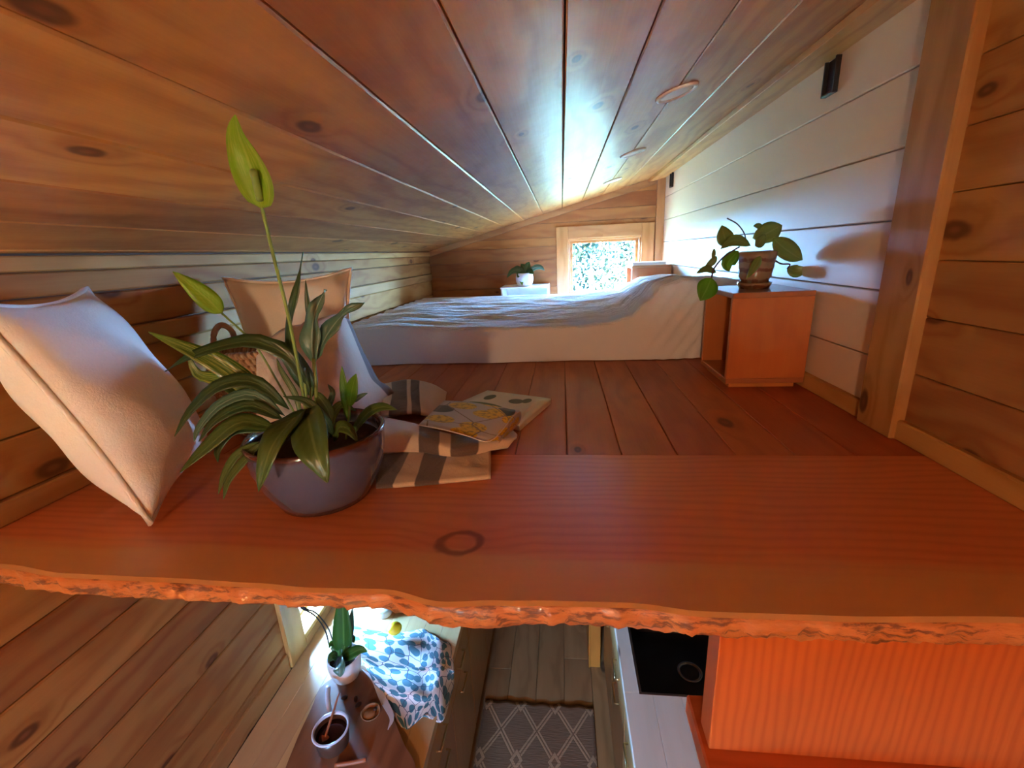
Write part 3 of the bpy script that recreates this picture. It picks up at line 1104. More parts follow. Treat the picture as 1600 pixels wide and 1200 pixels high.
# ------------------------------------------------------------------ pillows
def pillow(name, label, P, thick, mat, sag=.0, pinch=.06, n=28, piping=True, bias=0.0):
    """P: four corners (a,b,c,d) in world space, a->b along u and a->d along v"""
    a, b, c, d = [Vector(p) for p in P]
    nrm = (b - a).cross(d - a).normalized()
    cen = (a + b + c + d) / 4
    e = thing(name, label, 'pillow', (cen.x, cen.y, min(p.z for p in (a, b, c, d))))
    vs_, fs, idx = [], [], {}
    def pt(u, v, s):
        pu = u + (pinch * (1 - v * v)) * -u * abs(u) ** 3
        pv = v + (pinch * (1 - u * u)) * -v * abs(v) ** 3
        U, V = pu * .5 + .5, pv * .5 + .5
        p = (a * (1 - U) + b * U) * (1 - V) + (d * (1 - U) + c * U) * V
        h = max(0.0, (1 - abs(u) ** 2.6) * (1 - abs(v) ** 2.6)) ** .55
        wr = .010 * math.sin(u * 5 + v * 3 + 1) * math.sin(v * 4.2) * h
        return p + nrm * (s * thick * .5 * h + wr + bias * h)
    for s in (1, -1):
        for j in range(n):
            for i in range(n):
                u, v = -1 + 2 * i / (n - 1), -1 + 2 * j / (n - 1)
                edge = i in (0, n - 1) or j in (0, n - 1)
                key = (i, j) if edge else (i, j, s)
                if key not in idx:
                    idx[key] = len(vs_)
                    vs_.append(pt(u, v, s))
        for j in range(n - 1):
            for i in range(n - 1):
                q = []
                for (ii, jj) in ((i, j), (i + 1, j), (i + 1, j + 1), (i, j + 1)):
                    edge = ii in (0, n - 1) or jj in (0, n - 1)
                    q.append(idx[(ii, jj) if edge else (ii, jj, s)])
                fs.append(tuple(q if s > 0 else q[::-1]))
    make('cover', vs_, fs, mat, e, True)
    if piping:
        ring = []
        m = 20
        for i in range(m): ring.append(pt(-1 + 2 * i / m, -1, 0))
        for i in range(m): ring.append(pt(1, -1 + 2 * i / m, 0))
        for i in range(m): ring.append(pt(1 - 2 * i / m, 1, 0))
        for i in range(m): ring.append(pt(-1, 1 - 2 * i / m, 0))
        tube('piping', ring, .006, mat, e, seg=8, closed=True, sm=False)
    return e


PB = at(235, 818, z=2.008)
PC = Vector((-.985, 1.06, 2.012))
PA = at(135, 450, x=-1.12)
PD_ = PA + (PB - PC) * .92
pillow('throw_pillow', 'large white square pillow leaning at the left end of the slab', (PB, PC, PA, PD_), .18, M['pillow_white'], bias=-.01, pinch=.11)
q = [(385, 560), (556, 545), (549, 419), (348, 434)]
ys_ = [1.41, 1.52, 1.56, 1.45]
P2 = [at(px, py, y=y) for (px, py), y in zip(q, ys_)]
P2[0].z = P2[1].z = 2.02
for p in P2:
    p.x = max(p.x, -1.15)
pillow('throw_pillow', 'cream square pillow standing upright behind the woven basket', P2, .12, M['pillow_cream'], pinch=.14)

# ------------------------------------------------------------------ basket
bc = Vector((-.93, 1.30, ZL))
e = thing('woven_basket', 'round woven seagrass basket with rope handles on the loft floor', 'basket', bc)
prof = [(.0001, .004)]
nc = 15
for k in range(nc):
    for s in range(5):
        an = -PI / 2 + PI * s / 4
        t = (k + .5 + .5 * math.sin(an)) / nc
        R0 = .128 + .035 * math.sin(t * PI * .62)
        prof.append((R0 + .008 * math.cos(an), .004 + .262 * t))
prof += [(.148, .268), (.145, .15), (.115, .02), (.0001, .015)]
lathe('woven_body', prof, bc, M['wicker'], e, 56)
for (ang) in (3.0, -.1):
    c = bc + Vector((.158 * math.cos(ang), .158 * math.sin(ang), .255))
    tdir = Vector((-math.sin(ang), math.cos(ang), 0)) * .04
    tube('handle', [c - tdir, c - tdir * .85 + Vector((0, 0, .045)), c + Vector((0, 0, .07)), c + tdir * .85 + Vector((0, 0, .045)), c + tdir], .009, M['rope'], e, 18, 8)

# ------------------------------------------------------------------ throw blanket
tb = thing('throw_blanket', 'cream wool throw with dark stripes trailing from basket to slab', 'blanket', at(600, 690, z=ZL))
A = lambda lst: [at(px, py, y=k) if k < 1.9 else at(px, py, z=k) for px, py, k in lst]
patch('draped_fold', [A([(402, 548, 1.17), (440, 516, 1.19), (480, 506, 1.25), (520, 493, 1.36), (546, 500, 1.45)]),
                      A([(400, 590, 1.10), (445, 570, 1.08), (490, 562, 1.10), (540, 545, 1.24), (574, 560, 1.42)]),
                      A([(404, 650, 1.07), (450, 640, 1.03), (500, 640, 1.06), (560, 620, 1.2), (593, 596, 1.42)]),
                      A([(430, 692, 2.012), (470, 692, 2.012), (530, 672, 2.012), (590, 650, 2.012), (622, 622, 2.012)])],
      44, 36, throw('throw_drape', ((.93, 1.1, 0.0),)), tb, .013, .008, None, 15)
patch('rumpled_fold', [A([(600, 601, 2.012), (640, 594, 2.05), (672, 600, 2.06), (697, 614, 2.014)]),
                       A([(598, 622, 2.05), (640, 616, 2.03), (672, 622, 2.05), (694, 636, 2.012)]),
                       A([(594, 652, 2.012), (640, 646, 2.03), (672, 650, 2.02), (694, 658, 2.010)])],
      36, 24, throw('throw_rumple', ((.10, .30, 0.0), (.36, .50, .0))), tb, .004, .008, None, 12)
patch('upper_fold', [A([(590, 652, 2.020), (650, 664, 2.040), (720, 682, 2.040), (798, 672, 2.014)]),
                     A([(590, 672, 2.055), (650, 682, 2.055), (720, 698, 2.045), (808, 681, 2.020)]),
                     A([(588, 708, 2.022), (650, 707, 2.022), (720, 712, 2.022), (794, 699, 2.010)])],
      44, 20, throw('throw_upper', ((.36, .52, 0.0), (.60, .77, .0))), tb, .003, .008, None, 14)
patch('lower_fold', [A([(588, 698, 2.016), (650, 700, 2.016), (710, 703, 2.016), (767, 699, 2.016)]),
                     A([(588, 730, 2.012), (650, 730, 2.014), (710, 727, 2.012), (767, 722, 2.012)]),
                     A([(588, 761, 2.006), (650, 758, 2.006), (710, 752, 2.006), (767, 746, 2.006)])],
      40, 16, throw('throw_lower', ((.10, .30, .16), (.42, .63, .10))), tb, .002, .008, None, 9)

# ------------------------------------------------------------------ magazine
mg = thing('magazine', 'open magazine with lemon artwork lying on the striped throw', 'magazine', at(760, 655, z=ZL))
m0 = [at(728, 622, z=2.012), at(762, 613, z=2.012), at(861, 626, z=2.012), at(800, 676, z=2.012)]
pa, pb, pc_, pd = at(700, 640, z=2.012), at(762, 613, z=2.012), at(861, 626, z=2.012), at(812, 668, z=2.012)
v8 = [pa, pd, pc_, pb]
hexa('page_block', [p + Vector((0, 0, -.0115)) for p in v8] + [p + Vector((0, 0, .006)) for p in v8], M['page'], mg, .001)
patch('printed_page', [[pb + Vector((0, 0, .0075)), (pb + pc_) / 2 + Vector((0, 0, .0075)), pc_ + Vector((0, 0, .0075))],
                       [(pa + pb) / 2 + Vector((0, 0, .0075)), (pa + pb + pc_ + pd) / 4 + Vector((0, 0, .0075)), (pc_ + pd) / 2 + Vector((0, 0, .0075))],
                       [pa + Vector((0, 0, .0075)), (pa + pd) / 2 + Vector((0, 0, .0075)), pd + Vector((0, 0, .0075))]], 8, 8, M['green_page'], mg, 0, .001)
ZP = 2.075
patch('curled_cover', [A([(694, 626, 2.045), (730, 628, 2.06), (770, 634, 2.075), (800, 640, 2.085), (812, 642, 2.075), (814, 652, 2.045), (811, 662, 2.022)]),
                       A([(676, 643, 2.055), (712, 648, 2.062), (755, 655, 2.07), (784, 662, 2.072), (796, 664, 2.062), (799, 670, 2.04), (797, 676, 2.024)]),
                       A([(655, 663, 2.06), (692, 670, 2.062), (730, 680, 2.062), (762, 689, 2.058), (776, 688, 2.052), (780, 690, 2.04), (779, 692, 2.030)])],
      30, 12, M['lemon_cover'], mg, 0, .0015)


tube('cover_edge', A([(655, 664, 2.0615), (692, 671, 2.0635), (730, 681, 2.0635), (762, 690, 2.0595), (784, 673, 2.066), (800, 652, 2.078), (812, 643, 2.076)]), .0016, M['page'], mg, 24, 6)

# ------------------------------------------------------------------ peace lily in the blue bowl
pc0 = Vector((-.530, .845, ZL))
e = thing('potted_peace_lily', 'peace lily with long arching leaves in a blue glazed bowl', 'potted plant', pc0)
prof = [(.0001, 0), (.085, 0), (.094, .003), (.104, .022), (.122, .055), (.135, .095), (.139, .125), (.141, .146), (.143, .153), (.139, .158), (.133, .154), (.131, .14), (.130, .125), (.0001, .125)]
lathe('bowl', prof, pc0, M['blue_glaze'], e, 56)
so = [(.0001, .132), (.05, .134), (.10, .131), (.129, .126), (.128, .120), (.0001, .120)]
lathe('soil', so, pc0, M['soil'], e, 30)


def L(pts, hw_px, mat, y0=.845, y1=None, fold=.22, wave=0.0, face=None, n=14, blunt=.75, stemto=None):
    """leaf from pixel polyline at a depth that runs from y0 to y1; half width in px at that depth"""
    y1 = y0 if y1 is None else y1
    m = len(pts)
    P = [at(p[0], p[1], y=p[2] if len(p) > 2 else y0 + (y1 - y0) * i / (m - 1)) for i, p in enumerate(pts)]
    hw = hw_px / F_PX * (y0 + y1) / 2 * 1.02
    lf_ = leaf('leaf', P, hw, M[mat], e, face, fold, n, wave, blunt)
    return lf_


def stemp(pts, y0, y1=None, r=.003, mat='stem', r1=None):
    y1 = y0 if y1 is None else y1
    m = len(pts)
    P = [at(a, b, y=y0 + (y1 - y0) * i / (m - 1)) for i, (a, b) in enumerate(pts)]
    return tube('stem', P, r, M[mat], e, 16, 6, r1=r1)


# flower
sp = [at(a, b, y=y) for a, b, y in ((409, 326, .74), (402, 290, .725), (388, 250, .705), (374, 212, .68), (367, 180, .655))]
leaf('spathe', sp, .029, M['leaf_lime'], e, (0.15, -1, .05), .30, 16, 0, .62)
tube('spadix', [at(406, 312, y=.732), at(400, 285, y=.715), at(396, 268, y=.70)], .006, M['leaf_bright'] if False else M['stem'], e, 8, 7)
stemp([(482, 668), (472, 606), (452, 500), (430, 410), (409, 324)], .86, .74, .0042, 'stem', .003)
L([(347, 490), (318, 462), (270, 424)], 17, 'leaf_lime', .88, .84, .1)
stemp([(468, 660), (430, 590), (395, 535), (347, 490)], .86, .88, .0022)
L([(478, 600), (452, 558), (400, 534), (345, 541), (300, 556), (258, 580)], 13, 'leaf_dark', .86, .80, .3, .002)
L([(438, 655), (400, 612), (352, 575), (300, 548), (232, 519)], 19, 'leaf_var', .86, .80, .25, .002)
L([(430, 648), (385, 620), (345, 594), (310, 585), (290, 548)], 12, 'leaf_var', .87, .86, .25, .002)
L([(452, 640), (400, 598), (345, 602), (300, 640), (272, 682)], 14, 'leaf_dark', .84, .74, .25)
L([(445, 650), (395, 617), (345, 632), (312, 668), (303, 690)], 11, 'leaf_teal', .83, .74, .3)
L([(442, 655), (390, 634), (340, 655), (310, 690)], 12, 'leaf_dark', .82, .74, .3)
L([(430, 668), (375, 660), (325, 698), (281, 738)], 17, 'leaf_mid', .81, .70, .25)
L([(420, 672), (368, 672), (342, 700), (340, 722)], 10, 'leaf_dark', .80, .74, .2)
L([(405, 690), (372, 710), (352, 740), (341, 772)], 9, 'leaf_mid', .76, .70, .3)
L([(410, 690), (380, 722), (358, 750), (349, 780)], 9, 'leaf_mid', .75, .69, .3)
L([(474, 640, .80), (450, 664, .73), (422, 704, .665), (404, 768, .65)], 25, 'leaf_mid', .80, .65, .3, .002)
L([(462, 645, .80), (440, 676, .72), (428, 716, .67)], 18, 'leaf_dark', .80, .67, .3, .002)
L([(480, 640, .80), (484, 664, .72), (494, 706, .66), (512, 754, .65)], 32, 'leaf_mid', .80, .65, .35, .003)
L([(498, 640), (470, 656), (440, 680), (425, 700)], 17, 'leaf_dark', .79, .71, .3, .002)
L([(488, 620), (476, 590), (450, 552), (422, 528)], 17, 'leaf_dark', .90, .88, .2)
stemp([(486, 668), (484, 640), (488, 600)], .87, .90, .003)
# upright leaves
L([(478, 590), (452, 530), (462, 460), (474, 394)], 8, 'leaf_dark', .88, .88, .3, .003)
L([(490, 520), (482, 482), (477, 438)], 5, 'leaf_dark', .90, .90, .3)
L([(490, 570), (487, 530), (492, 490), (508, 452)], 17, 'leaf_teal', .88, .90, .3, .006)
L([(492, 562), (512, 522), (536, 492), (569, 472)], 13, 'leaf_teal', .88, .92, .3, .006)
stemp([(492, 672), (494, 610), (490, 560)], .87, .88, .004)
stemp([(476, 672), (478, 620), (474, 575)], .87, .88, .0035)
L([(470, 660), (463, 620), (440, 580), (432, 560)], 5, 'leaf_mid', .86, .88, .2)
# small shoots on the right
L([(545, 660), (538, 610), (534, 572)], 8, 'leaf_bright', .87, .87, .2)
L([(546, 636), (550, 610), (556, 584)], 13, 'leaf_bright', .85, .85, .15, 0, None, 12, .9)
stemp([(540, 690), (544, 660), (546, 634)], .85, .85, .0022)
L([(552, 628), (562, 620), (574, 614)], 5, 'leaf_teal', .85, .85, .2)
L([(548, 680), (572, 648), (596, 636), (620, 640)], 10, 'leaf_mid', .85, .83, .25)
L([(520, 680), (508, 655), (480, 628), (442, 619)], 9, 'leaf_dark', .82, .78, .25)
L([(515, 690), (516, 650), (500, 622), (490, 612)], 10, 'leaf_mid', .86, .88, .25)
L([(522, 690), (530, 668), (546, 672), (560, 692)], 11, 'leaf_mid', .83, .80, .3)
L([(510, 690), (520, 650), (535, 632), (556, 642)], 9, 'leaf_mid', .86, .88, .25)
L([(505, 690), (503, 660), (520, 618), (512, 600)], 7, 'leaf_teal', .87, .9, .25)


# ------------------------------------------------------------------ hoya in the striped pot on the nightstand
pot = at(1179, 436, y=1.76)
hp = Vector((pot.x, 1.76, 2.337))
e = thing('potted_trailing_plant', 'round leaved trailing plant in brown striped pot on wooden nightstand', 'potted plant', hp)
lathe('saucer', [(.0001, .0), (.048, 0), (.056, .012), (.058, .022), (.054, .022), (.050, .012), (.0001, .008)], hp, M['striped_glaze'], e, 36)
lathe('pot', [(.0001, .009), (.044, .009), (.047, .03), (.055, .045), (.054, .052), (.060, .078), (.059, .085), (.065, .112), (.0655, .128), (.060, .130), (.058, .11), (.0001, .108)], hp, M['striped_glaze'], e, 36)
lathe('soil', [(.0001, .113), (.04, .114), (.0575, .110), (.0575, .108), (.0001, .108)], hp, M['soil'], e, 20)
HY = 1.74
for pts, hw, mt, y0, y1 in (
        ([(1138, 385), (1132, 370), (1128, 352)], 12, 'leaf_hoya', HY, HY), ([(1173, 384), (1155, 376), (1140, 378), (1126, 389)], 8, 'leaf_hoya', HY, HY - .03),
        ([(1176, 372), (1195, 366), (1210, 358), (1222, 352)], 14, 'leaf_hoya', HY, HY + .02), ([(1192, 358), (1185, 353), (1177, 353)], 4, 'leaf_hoya', HY + .03, HY + .03),
        ([(1208, 372), (1222, 385), (1240, 398), (1254, 406)], 14, 'leaf_hoya', HY, HY - .02), ([(1230, 418), (1244, 424), (1261, 419)], 9, 'leaf_hoya', HY + .02, HY),
        ([(1154, 392), (1144, 402), (1136, 414), (1140, 424)], 10, 'leaf_bright', HY, HY - .01), ([(1120, 400), (1112, 410), (1101, 418)], 5, 'leaf_hoya', HY, HY),
        ([(1116, 388), (1115, 398), (1113, 405)], 3, 'leaf_hoya', HY, HY), ([(1119, 426), (1104, 420), (1088, 427)], 5, 'leaf_hoya', HY, HY - .03),
        ([(1112, 434), (1104, 452), (1094, 470)], 15, 'leaf_bright', HY - .05, HY - .08), ([(1196, 366), (1186, 380), (1180, 384)], 7, 'leaf_hoya', HY - .02, HY - .05), ([(1188, 400), (1180, 415), (1166, 436)], 6, 'leaf_hoya', HY - .07, HY - .08)):
    L(pts, hw, mt, y0, y1, .12, 0, (0, -1, .25), 10, .85)
stemp([(1166, 380), (1163, 365), (1152, 350), (1136, 341)], HY, HY, .0022, 'stem_dark')
stemp([(1155, 386), (1140, 395), (1126, 406), (1115, 421), (1112, 434)], HY, HY - .05, .003, 'stem_dark')
stemp([(1208, 405), (1220, 412), (1234, 413), (1230, 420)], HY, HY + .02, .0028, 'stem_dark')
stemp([(1192, 384), (1190, 372)], HY, HY, .004, 'stem_dark')

# ------------------------------------------------------------------ small white pot on the cube shelf
wp = Vector((at(820, 446, y=3.82).x, 3.82, 2.237))
e = thing('potted_fern', 'small leafy plant in a round white pot on the pale cube shelf', 'potted plant', wp)
lathe('pot', [(.0001, 0), (.05, 0), (.062, .01), (.072, .04), (.073, .07), (.068, .095), (.062, .104), (.056, .104), (.058, .09), (.0001, .088)], wp, M['white_glaze'], e, 32)
lathe('soil', [(.0001, .094), (.03, .095), (.0575, .091), (.0575, .088), (.0001, .088)], wp, M['soil'], e, 16)
for pts, hw, mt, y1 in (([(820, 428), (812, 422), (800, 424), (792, 434)], 5, 'leaf_dark', 3.8), ([(822, 428), (830, 420), (838, 416)], 3, 'leaf_mid', 3.85), ([(824, 428), (836, 418), (845, 418), (851, 423)], 4, 'leaf_teal', 3.8),
                        ([(818, 428), (815, 436), (816, 446)], 4, 'leaf_bright', 3.73), ([(820, 428), (818, 418), (814, 412)], 5, 'leaf_dark', 3.86), ([(820, 428), (824, 416), (827, 409)], 5, 'leaf_dark', 3.84),
                        ([(818, 428), (808, 420), (803, 418)], 5, 'leaf_dark', 3.84), ([(822, 428), (828, 424), (834, 428)], 5, 'leaf_dark', 3.76), ([(818, 428), (812, 428), (809, 434)], 5, 'leaf_mid', 3.75)):
    L(pts, hw, mt, 3.82, y1, .2, 0, (0, -1, .3), 9)

# ------------------------------------------------------------------ kitchen: base cabinets and worktops
YK0, YK1 = .30, 3.3


def base_cabinet(side, y0, y1, label, doors):
    xf = (XCL - .02) if side < 0 else (XCR + .02)          # plane of the cabinet body
    xw = XL + .002 if side < 0 else XR - .002
    e = thing('base_cabinet', label, 'cabinet', ((xf + xw) / 2, (y0 + y1) / 2, 0), 'kitchen base cabinets')
    a, b = sorted((xf, xw))
    box('body', a, b, y0 + .001, y1 - .001, .09, (ZC - .041) if side < 0 else .60, M['cabinet'], e, .001)
    if side > 0:
        box('front_rail', xf, xf + .018, y0 + .001, y1 - .001, .60, ZC - .041, M['cabinet'], e, .001)
    tk = sorted((xf + .05 * side, xw))
    box('toe_kick', tk[0], tk[1], y0 + .001, y1 - .001, 0, .09, M['cabinet'], e, 0)
    n = doors
    for i in range(n):
        c0 = y0 + .004 + (y1 - y0 - .008) * i / n
        c1 = y0 + .004 + (y1 - y0 - .008) * (i + 1) / n - .003
        d0, d1 = sorted((xf - .018 * side, xf - .0005 * side))
        dr = box('drawer_front', d0, d1, c0, c1, .66, ZC - .046, M['cabinet'], e, .002)
        do = box('door', d0, d1, c0, c1, .095, .657, M['cabinet'], e, .002)
        cm = (c0 + c1) / 2
        xh = xf - (.034 * side)
        for zz, pr in ((.735, dr), (.60, do)):
            tube('handle', [(xf - .016 * side, cm - .05, zz), (xh, cm - .05, zz), (xh, cm + .05, zz), (xf - .016 * side, cm + .05, zz)], .0045, M['brass'], pr, seg=8, sm=False)
    return e


for k, (a, b) in enumerate(((.30, 1.05), (1.05, 1.75), (1.75, 2.5), (2.5, 3.3))):
    base_cabinet(-1, a, b, ('light wood base cabinet under left worktop, nearest the camera', 'light wood base cabinet below the draped leaf print towel', 'light wood base cabinet beyond the towel on the left', 'farthest light wood base cabinet along the left wall')[k], 2)
for k, (a, b) in enumerate(((.78, 1.35), (1.35, 2.2))):
    base_cabinet(1, a, b, ('light wood base cabinet beside the sink on the right', 'light wood sink cabinet under the black sink')[k], 2)

ep = thing('end_panel', 'narrow amber wooden end panel standing beyond the right cabinets', 'panel', (.3, 2.4, 0))
box('panel', .135, .20, 2.22, 2.9, 0, ZC, M['amber'], ep, .003)
box('edge_strip', .128, .135, 2.215, 2.9, 0, ZC, M['amber'], ep, .001)

wt = thing('worktop', 'pale butcher block worktop along the left wall below the loft', 'worktop', ((XL + XCL) / 2, 1.8, ZC - .04))
nb = 8
for i in range(nb):
    a = XL + .012 + (XCL - XL - .012) * i / nb
    b = XL + .012 + (XCL - XL - .012) * (i + 1) / nb
    box('stave', a + .0002, b - .0002, YK0, YK1, ZC - .04, ZC, M['butcher'], wt, .0012)
struct(box('trim_7', XL - .018, XL + .012, YK0, 1.372, ZC + .0005, .935, M['pine_trim_y'], None, .003))

# right worktop around the sink
k1, k2 = at(1001, 1083, z=ZC), at(985, 985, z=ZC)
SX0, SX1, SY0, SY1 = k1.x, .73, k1.y, k1.y + .52
wt = thing('worktop', 'bluish lit butcher block worktop around the dark sink', 'worktop', ((XCR + XR) / 2, 1.5, ZC - .04))
n0 = 6
for i in range(n0):
    a = XCR + (XR - .001 - XCR) * i / n0
    b = XCR + (XR - .001 - XCR) * (i + 1) / n0
    box('stave', a + .0002, b - .0002, .76, SY0, ZC - .04, ZC, M['butcher_lit'], wt, .0012)
    box('stave', a + .0002, b - .0002, SY1, 2.2, ZC - .04, ZC, M['butcher_lit'], wt, .0012)
box('stave', XCR + .0002, SX0, SY0 + .0002, SY1 - .0002, ZC - .04, ZC, M['butcher_lit'], wt, .0012)
box('stave', SX1, XR - .0012, SY0 + .0002, SY1 - .0002, ZC - .04, ZC, M['butcher_lit'], wt, .0012)

sk = thing('sink', 'dark square kitchen sink with a round drain set into worktop', 'sink', ((SX0 + SX1) / 2, (SY0 + SY1) / 2, ZC - .22))
zb = ZC - .2
g = .004
iv = [(SX0 + g, SY0 + g), (SX1 - g, SY0 + g), (SX1 - g, SY1 - g), (SX0 + g, SY1 - g)]
i2 = [(SX0 + g + .012, SY0 + g + .012), (SX1 - g - .012, SY0 + g + .012), (SX1 - g - .012, SY1 - g - .012), (SX0 + g + .012, SY1 - g - .012)]
vs_ = [(x, y, ZC - .001) for x, y in iv] + [(x, y, zb + .02) for x, y in i2] + [(x * .97 + .03 * (SX0 + SX1) / 2, y * .97 + .03 * (SY0 + SY1) / 2, zb) for x, y in i2]
fs = []
for r in (0, 4):
    for i in range(4):
        j = (i + 1) % 4
        fs.append((r + i, r + j, r + 4 + j, r + 4 + i))
fs.append((8, 9, 10, 11))
bo = make('basin', vs_, [f[::-1] for f in fs], M['steel'], sk)
m = bo.modifiers.new('thickness', 'SOLIDIFY')
m.thickness = .003
rim = [(SX0, SY0), (SX1, SY0), (SX1, SY1), (SX0, SY1)]
for (a, b, c, d) in ((SX0 - .006, SX1 + .006, SY0 - .006, SY0 + .004), (SX0 - .006, SX1 + .006, SY1 - .004, SY1 + .006), (SX0 - .006, SX0 + .004, SY0 + .004, SY1 - .004), (SX1 - .004, SX1 + .006, SY0 + .004, SY1 - .004)):
    box('rim', a, b, c, d, ZC, ZC + .0025, M['steel_bright'], sk, .0008)
dp = at(1078, 1050, z=zb + .002)
dr = lathe('drain', [(.050, .0), (.056, .003), (.052, .006), (.040, .003), (.036, -.006), (.036, -.012)], (dp.x, dp.y, zb), M['steel_bright'], sk, 32)
lathe('strainer', [(.0001, .0015), (.012, .003), (.030, .0015), (.034, .0005)], (dp.x, dp.y, zb), M['black'], dr, 24)

# rug
r0, r1 = at(758, 1092, z=.008), at(927, 1105, z=.008)
rx0, rx1, ry1 = r0.x, r1.x, (r0.y + r1.y) / 2
nx, ny = 40, 60
vs_, fs = [], []
for j in range(ny):
    for i in range(nx):
        u, v_ = i / (nx - 1), j / (ny - 1)
        y = .55 + (ry1 - .55) * v_ + (.006 * math.sin(u * 38) * max(0, v_ - .9) * 10)
        vs_.append((rx0 + (rx1 - rx0) * u, y, .006 + .0015 * math.sin(u * 9 + v_ * 12)))
for j in range(ny - 1):
    for i in range(nx - 1):
        a = j * nx + i
        fs.append((a, a + 1, a + nx + 1, a + nx))
rg = make('rug', vs_, fs, M['rug_weave'], None, True, None, ((rx0 + rx1) / 2, ry1 - .16, .006))
m = rg.modifiers.new('thickness', 'SOLIDIFY')
m.thickness = .008
m.offset = 0
tag(rg, 'flat woven taupe rug with cream diamond pattern on kitchen floor', 'rug')

# ------------------------------------------------------------------ things on the left worktop
pts = [(486, 1108), (505, 1070), (560, 1040), (582, 1055), (597, 1088), (614, 1120), (630, 1160), (650, 1200), (640, 1260), (560, 1290), (470, 1280), (440, 1230), (462, 1160)]
ol = [at(a, b, z=ZC + .018) for a, b in pts]
ol2 = spline(ol + [ol[0]], 60)[:-1]
wbd = thing('serving_board', 'dark live edge serving board on the left worktop', 'board', (ol2[0].x, ol2[0].y, ZC))
prism('board_body', [(p.x, p.y) for p in ol2], 'z', ZC + .0005, ZC + .018, M['walnut'], wbd)
cenb = sum(ol2, Vector()) / len(ol2)
ZB = ZC + .018
# pale edge band along the board
for side_pts, nm in (([(566, 1046), (584, 1062), (598, 1092), (612, 1120), (606, 1140)], 'pale_band'),):
    P = spline([at(a, b, z=ZB + .0012) for a, b in side_pts], 24)
    vs_, fs = [], []
    for i, p in enumerate(P):
        t = (P[min(i + 1, 23)] - P[max(i - 1, 0)]).normalized()
        s_ = Vector((t.y, -t.x, 0)) * (.012 * math.sin(PI * (i + .6) / 24.2))
        vs_ += [p - s_, p + s_]
    for i in range(23):
        fs.append((2 * i, 2 * i + 1, 2 * i + 3, 2 * i + 2))
    ob_ = make(nm, vs_, fs, M['enamel'], wbd)
    mo = ob_.modifiers.new('thickness', 'SOLIDIFY')
    mo.thickness = .0015

# orchid
oc = Vector((-.902, 1.345, ZB))
e = thing('potted_orchid', 'orchid with broad glossy leaves in a pale pot by kitchen window', 'potted plant', oc)
lathe('pot', [(.0001, 0), (.036, 0), (.050, .01), (.062, .045), (.066, .080), (.065, .104), (.061, .108), (.057, .104), (.056, .090), (.0001, .088)], oc, M['orchid_pot'], e, 36)
lathe('soil', [(.0001, .094), (.02, .095), (.0555, .092), (.0555, .088), (.0001, .088)], oc, M['soil'], e, 18)


def LZ(pts, hw, mat, face=(0, -.6, .8), fold=.2, blunt=.7, n=12, nm='leaf'):
    return leaf(nm, [at(a, b, z=z) for a, b, z in pts], hw, M[mat], e, face, fold, n, 0, blunt)


zt = ZB + .105
LZ([(537, 1022, zt), (537, 990, zt + .10), (536, 955, zt + .20), (535, 915, zt + .31)], .040, 'leaf_orchid', (.05, -1, .15), .35, .6)
LZ([(541, 1020, zt), (546, 985, zt + .10), (551, 950, zt + .20)], .018, 'leaf_teal', (.5, -1, .1), .2)
LZ([(530, 1026, zt), (528, 1014, zt + .03), (519, 1006, zt + .05), (514, 1012, zt + .05)], .020, 'leaf_orchid')
LZ([(535, 1026, zt), (540, 1006, zt + .05), (550, 998, zt + .06), (554, 1004, zt + .055)], .022, 'leaf_orchid')
LZ([(534, 1028, zt + .005), (548, 1022, zt + .045), (562, 1015, zt + .055), (574, 1018, zt + .045)], .022, 'leaf_orchid')
LZ([(532, 1026, zt), (531, 1040, zt + .03), (531, 1050, zt + .02), (531, 1058, zt)], .026, 'leaf_teal', (0, -.8, .6), .25)
LZ([(528, 1026, zt), (519, 1026, zt + .02), (513, 1034, zt + .01)], .020, 'leaf_dark')
for pts in ([(515, 1012, zt + .02), (508, 985, zt + .08), (492, 962, zt + .16), (468, 948, zt + .22), (440, 925, zt + .28)], [(521, 1004, zt + .02), (512, 980, zt + .08), (494, 958, zt + .17), (476, 950, zt + .2), (450, 930, zt + .26)]):
    tube('aerial_root', [at(a, b, z=z) for a, b, z in pts], .0028, M['root'], e, 20, 6)

# saucepan with spoon
sp_ = at(517, 1140, z=ZB + .075)
sp0 = Vector((sp_.x, sp_.y, ZB))
e = thing('enamel_saucepan', 'small pale enamel pan of dark sauce on the serving board', 'pan', sp0)
lathe('pan_body', [(.0001, .001), (.042, .001), (.052, .012), (.056, .05), (.058, .076), (.055, .076), (.052, .05), (.0001, .048)], sp0, M['pan_dark'], e, 40)
lathe('rim', [(.054, .074), (.0585, .074), (.0625, .079), (.061, .083), (.056, .083), (.0535, .079), (.054, .074)], sp0, M['enamel'], e, 40)
lathe('sauce', [(.0001, .058), (.03, .058), (.0515, .057), (.0515, .050), (.0001, .050)], sp0, M['sauce'], e, 30)
hd = sp0 + Vector((-.03, .052, .066))
tube('pan_handle', [hd, hd + Vector((-.035, .05, .008)), hd + Vector((-.06, .10, .012))], .009, M['enamel'], e, 10, 8)
sn = thing('wooden_spoon', 'reddish wooden spoon standing in the enamel pan', 'spoon', sp0 + Vector((0, 0, .06)))
s0_, s1_ = at(508, 1152, z=ZB + .064), at(530, 1083, z=ZB + .125)
tube('spoon_handle', [s0_, (s0_ + s1_) / 2, s1_], .0045, M['spoon'], sn, 10, 8, r1=.0035)
bw = at(504, 1158, z=ZB + .063)
leaf('spoon_bowl', [s0_ + (s0_ - s1_) * -.05, s0_, bw], .014, M['spoon'], sn, (0, 0, 1), .25, 8, 0, .8, .004)

